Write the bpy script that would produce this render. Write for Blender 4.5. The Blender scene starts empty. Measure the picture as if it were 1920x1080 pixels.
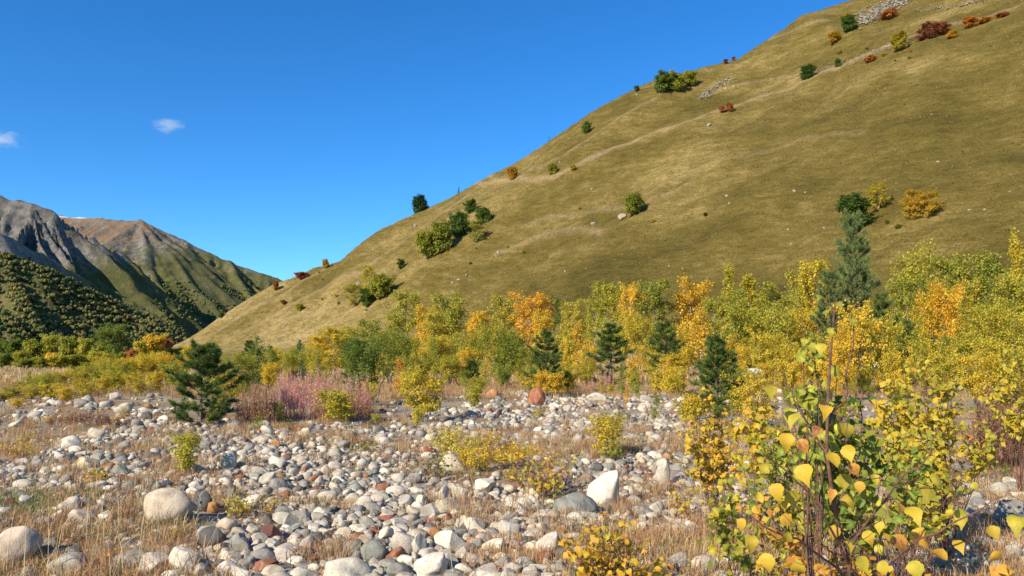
import bpy, bmesh, math, random
import numpy as np
from mathutils import Vector, Matrix, Euler

sc = bpy.context.scene
COL = sc.collection
RNG = np.random.default_rng(7)
random.seed(7)
R = math.radians

# ------------------------------------------------------------------ camera
FPX = 1493.0                       # focal length in pixels of the 1920 px wide photograph
PITCH = math.atan((655 - 540) / FPX)
CAMZ = 1.6
cam_d = bpy.data.cameras.new('camera')
cam_d.sensor_width = 36.0
cam_d.lens = 36.0 * FPX / 1920.0
cam_d.clip_start = 0.05
cam_d.clip_end = 30000
cam = bpy.data.objects.new('camera', cam_d)
COL.objects.link(cam)
cam.location = (0, 0, CAMZ)
cam.rotation_euler = (R(90) + PITCH, 0, 0)
sc.camera = cam

# ------------------------------------------------------------------ sky, sun, exposure
SUN_AZ = R(43)                     # the sun stands behind the camera, this far to the left
SUN_EL = R(31)
to_sun = Vector((-math.sin(SUN_AZ) * math.cos(SUN_EL), -math.cos(SUN_AZ) * math.cos(SUN_EL), math.sin(SUN_EL)))
w = bpy.data.worlds.new('World')
sc.world = w
w.use_nodes = True
nt = w.node_tree
bg = nt.nodes['Background']
sky = nt.nodes.new('ShaderNodeTexSky')
sky.sky_type = 'NISHITA'
sky.sun_disc = False
sky.sun_elevation = SUN_EL
sky.sun_rotation = math.atan2(to_sun.x, to_sun.y)
sky.altitude = 1800
sky.air_density = 1.0
sky.dust_density = 0.15
sky.ozone_density = 3.5
hs = nt.nodes.new('ShaderNodeHueSaturation')
hs.inputs['Saturation'].default_value = 1.26
hs.inputs['Value'].default_value = 1.0
nt.links.new(sky.outputs[0], hs.inputs['Color'])
tint = nt.nodes.new('ShaderNodeMix'); tint.data_type = 'RGBA'; tint.blend_type = 'MULTIPLY'
tint.inputs[0].default_value = 1.0
tint.inputs[7].default_value = (0.52, 0.79, 0.92, 1)
nt.links.new(hs.outputs[0], tint.inputs[6])
nt.links.new(tint.outputs[2], bg.inputs['Color'])
bg.inputs['Strength'].default_value = 0.143
sun_d = bpy.data.lights.new('sun', 'SUN')
sun_d.energy = 4.7
sun_d.angle = R(0.5)
sun_d.color = (1.0, 0.91, 0.74)
sun = bpy.data.objects.new('sun', sun_d)
COL.objects.link(sun)
sun.location = (-60, -110, 90)
sun.rotation_euler = to_sun.to_track_quat('Z', 'Y').to_euler()
sc.view_settings.view_transform = 'Standard'
sc.view_settings.look = 'None'
sc.view_settings.exposure = 0.60
sc.view_settings.gamma = 1.0
sc.render.engine = 'CYCLES'
sc.cycles.use_denoising = True
sc.cycles.max_bounces = 4
sc.cycles.diffuse_bounces = 2
sc.cycles.glossy_bounces = 1
sc.cycles.transmission_bounces = 2
sc.cycles.transparent_max_bounces = 6
sc.cycles.volume_bounces = 1
sc.cycles.sample_clamp_indirect = 4.0

# ------------------------------------------------------------------ numeric helpers
def hash2(xi, yi, seed):
    h = (xi.astype(np.int64) * 374761393 + yi.astype(np.int64) * 668265263 + seed * 974634777) & 0xffffffff
    h = ((h ^ (h >> 13)) * 1274126177) & 0xffffffff
    h = h ^ (h >> 16)
    return (h & 0xffffff) / float(0xffffff)

def noise2(x, y, seed=0):
    x = np.asarray(x, float); y = np.asarray(y, float)
    xi = np.floor(x); yi = np.floor(y)
    fx = x - xi; fy = y - yi
    fx = fx * fx * (3 - 2 * fx); fy = fy * fy * (3 - 2 * fy)
    a = hash2(xi, yi, seed); b = hash2(xi + 1, yi, seed)
    c = hash2(xi, yi + 1, seed); d = hash2(xi + 1, yi + 1, seed)
    return ((a * (1 - fx) + b * fx) * (1 - fy) + (c * (1 - fx) + d * fx) * fy) * 2 - 1

def fbm(x, y, seed=0, octs=4, gain=0.5):
    t = 0; amp = 1; f = 1
    for o in range(octs):
        t = t + amp * noise2(np.asarray(x) * f, np.asarray(y) * f, seed + o * 17)
        amp *= gain; f *= 2.03
    return t

def sstep(a, b, x):
    t = np.clip((np.asarray(x, float) - a) / (b - a), 0, 1)
    return t * t * (3 - 2 * t)

def px_dir(u, v):
    u = np.asarray(u, float); v = np.asarray(v, float)
    a = (u - 960) / FPX; b = (540 - v) / FPX
    cp, sp = math.cos(PITCH), math.sin(PITCH)
    return np.stack([a, cp - sp * b + 0 * a, sp + cp * b + 0 * a], -1)

def at(u, v, y):
    d = px_dir(u, v)
    k = np.asarray(y, float) / d[..., 1]
    return np.stack([d[..., 0] * k, d[..., 1] * k, CAMZ + d[..., 2] * k], -1)

def project(p):
    p = np.asarray(p, float)
    x = p[..., 0]; y = p[..., 1]; z = p[..., 2] - CAMZ
    cp, sp = math.cos(PITCH), math.sin(PITCH)
    f = cp * y + sp * z; up = -sp * y + cp * z
    return 960 + FPX * x / f, 540 - FPX * up / f, f

# ------------------------------------------------------------------ terrain functions
def ground_z(x, y):
    x = np.asarray(x, float); y = np.asarray(y, float)
    g = -0.014 * np.clip(y - 26, 0, 150) * sstep(18, -30, x)
    g = g + 0.010 * np.clip(y - 45, 0, 120) * sstep(0, 40, x)
    near = np.exp(-(x ** 2 + y ** 2) / 3000.0)
    g = g + 0.10 * fbm(x / 5.0, y / 5.0, 3, 2) * near * sstep(2, 6, y) + 0.035 * fbm(x / 1.1, y / 1.1, 9, 2) * near
    g = g + 0.5 * noise2(x / 40, y / 40, 5) * sstep(60, 110, np.hypot(x, y))
    return g

HA = np.array([-177.0, 420.0]); HN = np.array([0.734, 0.680]); YR = 420.0
SKYLINE = [(250, 690), (300, 656), (322, 645), (400, 590), (440, 565), (520, 523), (545, 515), (590, 492), (615, 487), (640, 482), (670, 455), (700, 437),
           (760, 405), (800, 385), (860, 352), (900, 330), (960, 300), (1000, 275), (1040, 250), (1100, 215), (1140, 195),
           (1200, 165), (1222, 155), (1300, 135), (1330, 122), (1380, 105), (1430, 70), (1470, 45), (1500, 20), (1540, 8),
           (1600, -12), (1920, -190), (2400, -430)]
_sl = at([p[0] for p in SKYLINE], [p[1] for p in SKYLINE], YR)
def ridge_z(x):
    return np.interp(x, _sl[:, 0], _sl[:, 2])

def hill_z(x, y, detail=True):
    x = np.asarray(x, float); y = np.asarray(y, float)
    d = HN[0] * (x - HA[0]) + HN[1] * (y - HA[1])
    s = -HN[1] * (x - HA[0]) + HN[0] * (y - HA[1])
    d = d + 4 * noise2(s / 55, d / 200, 21)
    k = 9.0
    face = 0.73 * k * np.logaddexp(0, d / k)
    lin = 0.73 * HN[0] * (x - HA[0])
    corr = ridge_z(x) - lin
    face = face + corr * sstep(150, 420, y) * sstep(-10, 40, d)
    if detail:
        a = sstep(5, 50, d)
        face = face + a * (3.0 * noise2(s / 45, d / 60, 31) + 1.5 * noise2(s / 16 + 3, d / 34, 32) + 0.5 * noise2(s / 5, d / 7, 33)
                           - 0.9 * np.clip(1 - 5 * np.abs(noise2(s / 30 + 0.2 * noise2(d / 12, s / 12, 37), d / 170, 36)), 0, 1))
        # stepped sheep terraces running along the slope
        tt = d / 7.0 + 0.8 * noise2(s / 40, d / 40, 35)
        face = face + a * 0.16 * (np.abs((tt % 1.0) - 0.5) * 2 - 0.5)
    back = ridge_z(x) + (YR - y) * 0.62 + 1.2
    kk = 3.0
    z = -kk * np.logaddexp(-face / kk, -back / kk)
    return z - 0.9

def H(x, y):
    return np.maximum(ground_z(x, y), hill_z(x, y))

_YS = np.concatenate([np.arange(2, 30, 0.05), np.arange(30, 120, 0.25), np.arange(120, 520, 0.5)])
def hit(u, v):
    """where the line of sight through a point of the photograph meets the land"""
    d = px_dir(u, v)
    k = _YS / d[1]
    xs, zs = d[0] * k, CAMZ + d[2] * k
    below = zs <= H(xs, _YS)
    i = int(np.argmax(below)) if below.any() else len(_YS) - 1
    return np.array([xs[i], _YS[i], float(H(xs[i], _YS[i]))])

# ------------------------------------------------------------------ mesh helpers
def mesh_np(name, V, F, mat=None, smooth=False, fattr=None, fcol=None):
    V = np.ascontiguousarray(V, np.float32); F = np.ascontiguousarray(F, np.int32)
    m, k = F.shape
    me = bpy.data.meshes.new(name)
    me.vertices.add(len(V)); me.vertices.foreach_set('co', V.ravel())
    me.loops.add(m * k); me.loops.foreach_set('vertex_index', F.ravel())
    me.polygons.add(m)
    me.polygons.foreach_set('loop_start', np.arange(0, m * k, k, dtype=np.int32))
    try:
        me.polygons.foreach_set('loop_total', np.full(m, k, np.int32))
    except Exception:
        pass
    if smooth:
        me.polygons.foreach_set('use_smooth', np.ones(m, bool))
    for key, val in (fattr or {}).items():
        dom = 'FACE' if len(val) == m else 'POINT'
        a = me.attributes.new(key, 'FLOAT', dom)
        a.data.foreach_set('value', np.ascontiguousarray(val, np.float32))
    for key, val in (fcol or {}).items():
        dom = 'FACE' if len(val) == m else 'POINT'
        a = me.attributes.new(key, 'FLOAT_COLOR', dom)
        c = np.ones((len(val), 4), np.float32); c[:, :3] = val
        a.data.foreach_set('color', c.ravel())
    me.update(calc_edges=True)
    if mat is not None:
        me.materials.append(mat)
    return me

def link(name, me, parent=None, loc=None):
    o = bpy.data.objects.new(name, me)
    COL.objects.link(o)
    if parent is not None:
        o.parent = parent
    if loc is not None:
        o.location = loc
    return o

def empty(name, loc, rz=0.0, scale=(1, 1, 1)):
    o = bpy.data.objects.new(name, None)
    o.empty_display_size = 0.1
    COL.objects.link(o)
    o.location = loc; o.rotation_euler = (0, 0, rz); o.scale = scale
    return o

class MB:
    """collects triangles and quads with per-face values"""
    def __init__(s):
        s.V = []; s.F = []; s.A = []; s.n = 0
    def add(s, V, F, a=None):
        V = np.asarray(V, float); F = np.asarray(F, int)
        s.V.append(V); s.F.append(F + s.n); s.n += len(V)
        s.A.append(np.full(len(F), 0.5) if a is None else np.asarray(a, float))
    def mesh(s, name, mat, smooth=False):
        F = np.concatenate([f if f.shape[1] == 4 else np.concatenate([f, f[:, 2:3]], 1) for f in s.F]) if len({f.shape[1] for f in s.F}) > 1 else np.concatenate(s.F)
        return mesh_np(name, np.concatenate(s.V), F, mat, smooth, {'rnd': np.concatenate(s.A)})

def tubes(P0, P1, R0, R1, n=4):
    """tapered prisms between many pairs of points -> V, F"""
    P0 = np.asarray(P0, float); P1 = np.asarray(P1, float)
    d = P1 - P0; L = np.linalg.norm(d, axis=1, keepdims=True) + 1e-9; d = d / L
    ref = np.where(np.abs(d[:, 2:3]) > 0.9, [[1.0, 0, 0]], [[0, 0, 1.0]])
    a = np.cross(d, ref); a /= np.linalg.norm(a, axis=1, keepdims=True) + 1e-9
    b = np.cross(d, a)
    th = np.arange(n) * 2 * math.pi / n
    ring = a[:, None, :] * np.cos(th)[None, :, None] + b[:, None, :] * np.sin(th)[None, :, None]
    V0 = P0[:, None] + ring * np.asarray(R0)[:, None, None]
    V1 = P1[:, None] + ring * np.asarray(R1)[:, None, None]
    m = len(P0)
    V = np.concatenate([V0, V1], 1).reshape(-1, 3)
    base = (np.arange(m) * 2 * n)[:, None]
    i = np.arange(n); j = (i + 1) % n
    F = np.stack([base + i, base + j, base + n + j, base + n + i], -1).reshape(-1, 4)
    return V, F

def polytube(pts, rads, n=6):
    pts = np.asarray(pts, float); m = len(pts)
    t = np.gradient(pts, axis=0); t /= np.linalg.norm(t, axis=1, keepdims=True) + 1e-9
    ref = np.array([0.3, 1, 0.1]); a = np.cross(t, ref); a /= np.linalg.norm(a, axis=1, keepdims=True) + 1e-9
    b = np.cross(t, a); th = np.arange(n) * 2 * math.pi / n
    V = (pts[:, None] + (a[:, None] * np.cos(th)[None, :, None] + b[:, None] * np.sin(th)[None, :, None]) * np.asarray(rads)[:, None, None]).reshape(-1, 3)
    F = []
    for k in range(m - 1):
        for i in range(n):
            j = (i + 1) % n
            F.append((k * n + i, k * n + j, (k + 1) * n + j, (k + 1) * n + i))
    return V, np.array(F)

def unit(v):
    return v / (np.linalg.norm(v, axis=-1, keepdims=True) + 1e-9)

def leaf_quads(rng, C, size, up=0.35, out=None, fold=0.25, aspect=0.75):
    """diamond leaves folded along the rib: two triangles... one quad each"""
    n = len(C)
    nrm = rng.normal(size=(n, 3)); nrm[:, 2] = np.abs(nrm[:, 2]) * 0.6 + up
    if out is not None:
        nrm = nrm + out
    nrm = unit(nrm)
    ax = rng.normal(size=(n, 3)); ax[:, 2] -= 0.5
    ax = unit(ax - nrm * (ax * nrm).sum(1, keepdims=True))
    side = np.cross(nrm, ax)
    s = (size * rng.uniform(0.65, 1.25, n))[:, None]
    w_ = s * aspect * 0.5
    b = C - ax * s * 0.5
    l = C + side * w_ + nrm * s * fold * 0.5 - ax * s * 0.1
    t = C + ax * s * 0.5
    r = C - side * w_ + nrm * s * fold * 0.5 - ax * s * 0.1
    V = np.stack([b, r, t, l], 1).reshape(-1, 3)
    F = np.arange(4 * n).reshape(-1, 4)
    return V, F

# ------------------------------------------------------------------ materials
def mat_new(name):
    m = bpy.data.materials.new(name); m.use_nodes = True
    nt = m.node_tree
    for n in list(nt.nodes):
        nt.nodes.remove(n)
    return m, nt, nt.nodes.new, nt.links.new

def ramp(nt, stops, interp='LINEAR'):
    r = nt.nodes.new('ShaderNodeValToRGB'); cr = r.color_ramp; cr.interpolation = interp
    while len(cr.elements) < len(stops):
        cr.elements.new(0.5)
    for e, (p, c) in zip(cr.elements, stops):
        e.position = p; e.color = (*c, 1) if len(c) == 3 else c
    return r

def math_n(nt, op, a, b=None, clamp=False):
    n = nt.nodes.new('ShaderNodeMath'); n.operation = op; n.use_clamp = clamp
    for i, x in enumerate((a, b)):
        if x is None: continue
        if isinstance(x, (int, float)): n.inputs[i].default_value = x
        else: nt.links.new(x, n.inputs[i])
    return n.outputs[0]

def mix_c(nt, fac, a, b, mode='MIX'):
    n = nt.nodes.new('ShaderNodeMix'); n.data_type = 'RGBA'; n.blend_type = mode
    n.clamp_factor = True
    for idx, x in ((0, fac), (6, a), (7, b)):
        if isinstance(x, (int, float)): n.inputs[idx].default_value = x
        elif isinstance(x, tuple): n.inputs[idx].default_value = (*x, 1)
        else: nt.links.new(x, n.inputs[idx])
    return n.outputs[2]

def noise_n(nt, vec, scale, detail=4, rough=0.55, dist=0.0):
    n = nt.nodes.new('ShaderNodeTexNoise'); n.inputs['Scale'].default_value = scale
    n.inputs['Detail'].default_value = detail; n.inputs['Roughness'].default_value = rough
    n.inputs['Distortion'].default_value = dist
    if vec is not None: nt.links.new(vec, n.inputs['Vector'])
    return n.outputs['Fac']

def bump_n(nt, height, strength, dist):
    n = nt.nodes.new('ShaderNodeBump'); n.inputs['Strength'].default_value = strength; n.inputs['Distance'].default_value = dist
    nt.links.new(height, n.inputs['Height'])
    return n.outputs[0]

def finish(nt, color, rough=0.8, normal=None, spec=0.3):
    p = nt.nodes.new('ShaderNodeBsdfPrincipled'); o = nt.nodes.new('ShaderNodeOutputMaterial')
    if isinstance(color, tuple): p.inputs['Base Color'].default_value = (*color, 1)
    else: nt.links.new(color, p.inputs['Base Color'])
    p.inputs['Roughness'].default_value = rough
    p.inputs['Specular IOR Level'].default_value = spec
    if normal is not None: nt.links.new(normal, p.inputs['Normal'])
    nt.links.new(p.outputs[0], o.inputs['Surface'])
    return p

LEAF_STOPS = [(0.0, (0.030, 0.075, 0.018)), (0.22, (0.130, 0.200, 0.030)), (0.42, (0.380, 0.370, 0.045)),
              (0.56, (0.640, 0.500, 0.050)), (0.70, (0.800, 0.500, 0.040)), (0.82, (0.780, 0.360, 0.060)),
              (0.92, (0.44, 0.150, 0.060)), (1.0, (0.26, 0.115, 0.060))]
def leaf_material(name, trans=0.30, veins=False):
    m, nt, N, L = mat_new(name)
    oi = N('ShaderNodeObjectInfo'); sep = N('ShaderNodeSeparateColor'); L(oi.outputs['Color'], sep.inputs[0])
    at_ = N('ShaderNodeAttribute'); at_.attribute_name = 'rnd'
    d = math_n(nt, 'SUBTRACT', at_.outputs['Fac'], 0.5)
    t = math_n(nt, 'ADD', sep.outputs[0], math_n(nt, 'MULTIPLY', d, sep.outputs[1]))
    tc = N('ShaderNodeTexCoord')
    if veins:
        t = math_n(nt, 'ADD', t, math_n(nt, 'MULTIPLY', math_n(nt, 'SUBTRACT', noise_n(nt, tc.outputs['Object'], 2.6, 3), 0.5), 0.48))
    r = ramp(nt, LEAF_STOPS); L(t, r.inputs[0])
    c = r.outputs[0]
    hv = N('ShaderNodeHueSaturation'); L(c, hv.inputs['Color']); L(sep.outputs[2], hv.inputs['Value'])
    c = hv.outputs[0]
    nrm = None
    if veins:
        # midrib and side veins, brown specks and a browning rim
        sx = N('ShaderNodeSeparateXYZ'); L(tc.outputs['Object'], sx.inputs[0])
        ax = math_n(nt, 'ABSOLUTE', sx.outputs[0])
        rib = math_n(nt, 'LESS_THAN', ax, 0.016)
        wv = math_n(nt, 'SUBTRACT', sx.outputs[1], math_n(nt, 'MULTIPLY', ax, 0.75))
        sv = math_n(nt, 'LESS_THAN', math_n(nt, 'ABSOLUTE', math_n(nt, 'SUBTRACT', math_n(nt, 'FRACT', math_n(nt, 'MULTIPLY', wv, 7.0)), 0.5)), 0.05)
        vein = math_n(nt, 'MAXIMUM', rib, math_n(nt, 'MULTIPLY', sv, 0.6))
        c = mix_c(nt, math_n(nt, 'MULTIPLY', vein, 0.45), c, (0.50, 0.42, 0.12))
        sp = ramp(nt, [(0.66, (0, 0, 0)), (0.72, (1, 1, 1))]); L(noise_n(nt, tc.outputs['Object'], 16, 2), sp.inputs[0])
        c = mix_c(nt, math_n(nt, 'MULTIPLY', sp.outputs[0], 0.6), c, (0.22, 0.09, 0.02))
        nrm = bump_n(nt, vein, 0.25, 0.02)
    p = N('ShaderNodeBsdfPrincipled'); L(c, p.inputs['Base Color']); p.inputs['Roughness'].default_value = 0.5
    p.inputs['Specular IOR Level'].default_value = 0.25
    if nrm is not None: L(nrm, p.inputs['Normal'])
    tr = N('ShaderNodeBsdfTranslucent'); L(c, tr.inputs['Color'])
    mx = N('ShaderNodeMixShader'); mx.inputs[0].default_value = trans
    L(p.outputs[0], mx.inputs[1]); L(tr.outputs[0], mx.inputs[2])
    o = N('ShaderNodeOutputMaterial'); L(mx.outputs[0], o.inputs['Surface'])
    return m

def simple_rnd_material(name, stops, rough=0.85, trans=0.0, objcol=False):
    m, nt, N, L = mat_new(name)
    at_ = N('ShaderNodeAttribute'); at_.attribute_name = 'rnd'
    r = ramp(nt, stops); L(at_.outputs['Fac'], r.inputs[0])
    c = r.outputs[0]
    p = finish(nt, c, rough, spec=0.2)
    if trans:
        tr = N('ShaderNodeBsdfTranslucent'); L(c, tr.inputs['Color'])
        mx = N('ShaderNodeMixShader'); mx.inputs[0].default_value = trans
        o = [n for n in nt.nodes if n.type == 'OUTPUT_MATERIAL'][0]
        L(p.outputs[0], mx.inputs[1]); L(tr.outputs[0], mx.inputs[2]); L(mx.outputs[0], o.inputs['Surface'])
    return m

def bark_material(name, base, dark, scale=18):
    m, nt, N, L = mat_new(name)
    tc = N('ShaderNodeTexCoord')
    n = noise_n(nt, tc.outputs['Object'], scale, 4, 0.7)
    r = ramp(nt, [(0.38, dark), (0.62, base)]); L(n, r.inputs[0])
    finish(nt, r.outputs[0], 0.85, bump_n(nt, n, 0.5, 0.01))
    return m

def stone_material(name, use_attr):
    m, nt, N, L = mat_new(name)
    tc = N('ShaderNodeTexCoord'); geo = N('ShaderNodeNewGeometry')
    if use_attr:
        a = N('ShaderNodeAttribute'); a.attribute_name = 'col'; base = a.outputs['Color']; vec = geo.outputs['Position']; k = 1.0
        off = vec
    else:
        oi = N('ShaderNodeObjectInfo'); base = oi.outputs['Color']
        vm = N('ShaderNodeVectorMath'); vm.operation = 'ADD'; L(geo.outputs['Position'], vm.inputs[0])
        cb = N('ShaderNodeCombineXYZ'); L(math_n(nt, 'MULTIPLY', oi.outputs['Random'], 37.0), cb.inputs[0]); L(cb.outputs[0], vm.inputs[1])
        off = vm.outputs[0]
    big = noise_n(nt, off, 7, 4, 0.6)
    fine = noise_n(nt, off, 95, 3, 0.7)
    v1 = ramp(nt, [(0.30, (0.62, 0.60, 0.58)), (0.55, (1, 1, 1)), (0.8, (1.14, 1.12, 1.08))]); L(big, v1.inputs[0])
    c = mix_c(nt, 1.0, base, v1.outputs[0], 'MULTIPLY')
    v2 = ramp(nt, [(0.34, (0.55, 0.54, 0.53)), (0.5, (1, 1, 1)), (0.72, (1.12, 1.12, 1.12))]); L(fine, v2.inputs[0])
    c = mix_c(nt, 0.75, c, v2.outputs[0], 'MULTIPLY')
    # rusty stains and lichen freckles with shapes of their own
    st = ramp(nt, [(0.60, (0, 0, 0)), (0.70, (1, 1, 1))]); L(noise_n(nt, off, 4.3, 5, 0.65, 0.6), st.inputs[0])
    c = mix_c(nt, math_n(nt, 'MULTIPLY', st.outputs[0], 0.35), c, (0.30, 0.20, 0.11))
    ln = ramp(nt, [(0.68, (0, 0, 0)), (0.72, (1, 1, 1))]); L(noise_n(nt, off, 26, 3, 0.6), ln.inputs[0])
    c = mix_c(nt, math_n(nt, 'MULTIPLY', ln.outputs[0], 0.55), c, (0.07, 0.07, 0.06))
    # pale quartz bands
    wv = N('ShaderNodeTexWave'); wv.inputs['Scale'].default_value = 1.6; wv.inputs['Distortion'].default_value = 9; wv.inputs['Detail'].default_value = 3
    L(off, wv.inputs['Vector'])
    bw = ramp(nt, [(0.955, (0, 0, 0)), (0.99, (1, 1, 1))]); L(wv.outputs['Fac'], bw.inputs[0])
    c = mix_c(nt, math_n(nt, 'MULTIPLY', bw.outputs[0], 0.16), c, (0.62, 0.60, 0.56))
    hgt = math_n(nt, 'ADD', big, math_n(nt, 'MULTIPLY', fine, 0.22))
    finish(nt, c, 0.85, bump_n(nt, hgt, 0.85, 0.025), 0.2)
    return m

M_LEAF = leaf_material('autumn_leaf', 0.48)
M_BIGLEAF = leaf_material('veined_leaf', 0.42, True)
M_NEEDLE = simple_rnd_material('pine_needle', [(0.0, (0.060, 0.095, 0.022)), (0.5, (0.110, 0.165, 0.034)), (0.85, (0.20, 0.25, 0.05)), (1.0, (0.36, 0.26, 0.08))], 0.5, 0.2)
M_NEEDLE_BLUE = simple_rnd_material('blue_pine_needle', [(0.0, (0.080, 0.112, 0.032)), (0.5, (0.155, 0.205, 0.060)), (0.9, (0.27, 0.33, 0.11)), (1.0, (0.34, 0.25, 0.09))], 0.5, 0.2)
M_BARK = bark_material('grey_brown_bark', (0.20, 0.155, 0.12), (0.09, 0.065, 0.05))
M_BIRCH = bark_material('birch_bark', (0.50, 0.45, 0.38), (0.16, 0.12, 0.10), 9)
M_REDSTEM = bark_material('red_brown_stem', (0.20, 0.095, 0.060), (0.10, 0.05, 0.035), 40)
M_DRIFT = bark_material('weathered_driftwood', (0.30, 0.26, 0.22), (0.13, 0.11, 0.09), 24)
M_STONE = stone_material('river_stone', False)
M_STONES = stone_material('river_stones', True)
M_GRASS = simple_rnd_material('dry_grass_blade', [(0.0, (0.20, 0.115, 0.050)), (0.2, (0.37, 0.195, 0.092)), (0.45, (0.52, 0.31, 0.155)), (0.65, (0.62, 0.43, 0.21)), (0.8, (0.66, 0.52, 0.28)), (0.9, (0.26, 0.25, 0.06)), (1.0, (0.13, 0.17, 0.04))], 0.8, 0.25)
M_PINK = simple_rnd_material('pink_seed_stalk', [(0.0, (0.52, 0.20, 0.15)), (0.45, (0.82, 0.40, 0.33)), (0.8, (0.86, 0.54, 0.46)), (1.0, (0.86, 0.68, 0.52))], 0.85, 0.45)
M_WEED = simple_rnd_material('brown_weed', [(0.0, (0.15, 0.06, 0.04)), (0.5, (0.30, 0.14, 0.08)), (1.0, (0.42, 0.28, 0.14))], 0.85, 0.2)
M_WOOD = None

def ground_material():
    m, nt, N, L = mat_new('valley_ground')
    geo = N('ShaderNodeNewGeometry'); pos = geo.outputs['Position']
    sx = N('ShaderNodeSeparateXYZ'); L(pos, sx.inputs[0])
    n1 = noise_n(nt, pos, 0.55, 5, 0.6); n2 = noise_n(nt, pos, 9, 4, 0.65); n3 = noise_n(nt, pos, 0.06, 4)
    soil = ramp(nt, [(0.3, (0.17, 0.115, 0.07)), (0.5, (0.28, 0.19, 0.115)), (0.7, (0.36, 0.27, 0.17))]); L(n2, soil.inputs[0])
    vo = N('ShaderNodeTexVoronoi'); vo.inputs['Scale'].default_value = 26; L(pos, vo.inputs['Vector'])
    gr = ramp(nt, [(0.0, (0.46, 0.42, 0.37)), (0.6, (0.30, 0.27, 0.235)), (1.0, (0.12, 0.10, 0.085))]); L(vo.outputs['Distance'], gr.inputs[0])
    gv = mix_c(nt, 0.5, gr.outputs[0], vo.outputs['Color'], 'SOFT_LIGHT')
    gm = ramp(nt, [(0.42, (0, 0, 0)), (0.56, (1, 1, 1))]); L(n1, gm.inputs[0])
    near = mix_c(nt, gm.outputs[0], soil.outputs[0], gv)
    field = ramp(nt, [(0.3, (0.22, 0.18, 0.06)), (0.5, (0.36, 0.25, 0.11)), (0.7, (0.43, 0.31, 0.15))]); L(noise_n(nt, pos, 0.9, 6, 0.7), field.inputs[0])
    mr = N('ShaderNodeMapRange'); mr.inputs['From Min'].default_value = 20; mr.inputs['From Max'].default_value = 34; L(sx.outputs[1], mr.inputs['Value'])
    c = mix_c(nt, mr.outputs[0], near, field.outputs[0])
    hgt = math_n(nt, 'SUBTRACT', math_n(nt, 'MULTIPLY', n2, 0.6), math_n(nt, 'MULTIPLY', vo.outputs['Distance'], 0.5))
    finish(nt, c, 0.95, bump_n(nt, hgt, 0.8, 0.03), 0.15)
    return m

def hill_material():
    m, nt, N, L = mat_new('hillside_grass')
    geo = N('ShaderNodeNewGeometry'); pos = geo.outputs['Position']
    # stretched along the contour of the slope
    mp = N('ShaderNodeMapping'); mp.inputs['Rotation'].default_value = (0, 0, math.atan2(HN[0], HN[1])); L(pos, mp.inputs['Vector'])
    mp2 = N('ShaderNodeMapping'); mp2.inputs['Scale'].default_value = (0.6, 1.25, 1.25); L(mp.outputs[0], mp2.inputs['Vector'])
    dry = N('ShaderNodeAttribute'); dry.attribute_name = 'dry'
    pth = N('ShaderNodeAttribute'); pth.attribute_name = 'path'
    nbig = noise_n(nt, mp2.outputs[0], 0.035, 5, 0.6)
    nmid = noise_n(nt, mp2.outputs[0], 0.30, 7, 0.75, 0.0)
    nfin = noise_n(nt, pos, 1.6, 5, 0.75)
    g = ramp(nt, [(0.30, (0.050, 0.040, 0.009)), (0.42, (0.095, 0.072, 0.015)), (0.53, (0.145, 0.105, 0.024)), (0.63, (0.235, 0.168, 0.052)), (0.76, (0.40, 0.29, 0.12))])
    t = math_n(nt, 'ADD', math_n(nt, 'MULTIPLY', nmid, 0.50), math_n(nt, 'MULTIPLY', nfin, 0.50))
    t = math_n(nt, 'ADD', t, math_n(nt, 'MULTIPLY', math_n(nt, 'SUBTRACT', nbig, 0.5), 0.30))
    t = math_n(nt, 'ADD', t, math_n(nt, 'MULTIPLY', dry.outputs['Fac'], 0.16))
    L(t, g.inputs[0])
    c = g.outputs[0]
    pc = ramp(nt, [(0.3, (0.26, 0.165, 0.085)), (0.6, (0.42, 0.30, 0.18)), (0.8, (0.48, 0.36, 0.23))]); L(nfin, pc.inputs[0])
    pm = math_n(nt, 'MULTIPLY', pth.outputs['Fac'], math_n(nt, 'ADD', math_n(nt, 'MULTIPLY', nmid, 1.5), -0.05), True)
    c = mix_c(nt, pm, c, pc.outputs[0])
    # reddish bare scrapes
    rs = ramp(nt, [(0.66, (0, 0, 0)), (0.74, (1, 1, 1))]); L(noise_n(nt, mp2.outputs[0], 0.09, 5, 0.65), rs.inputs[0])
    c = mix_c(nt, math_n(nt, 'MULTIPLY', rs.outputs[0], 0.45), c, (0.34, 0.21, 0.12))
    finish(nt, c, 0.95, bump_n(nt, math_n(nt, 'ADD', nfin, nmid), 0.9, 0.5), 0.1)
    return m

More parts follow.
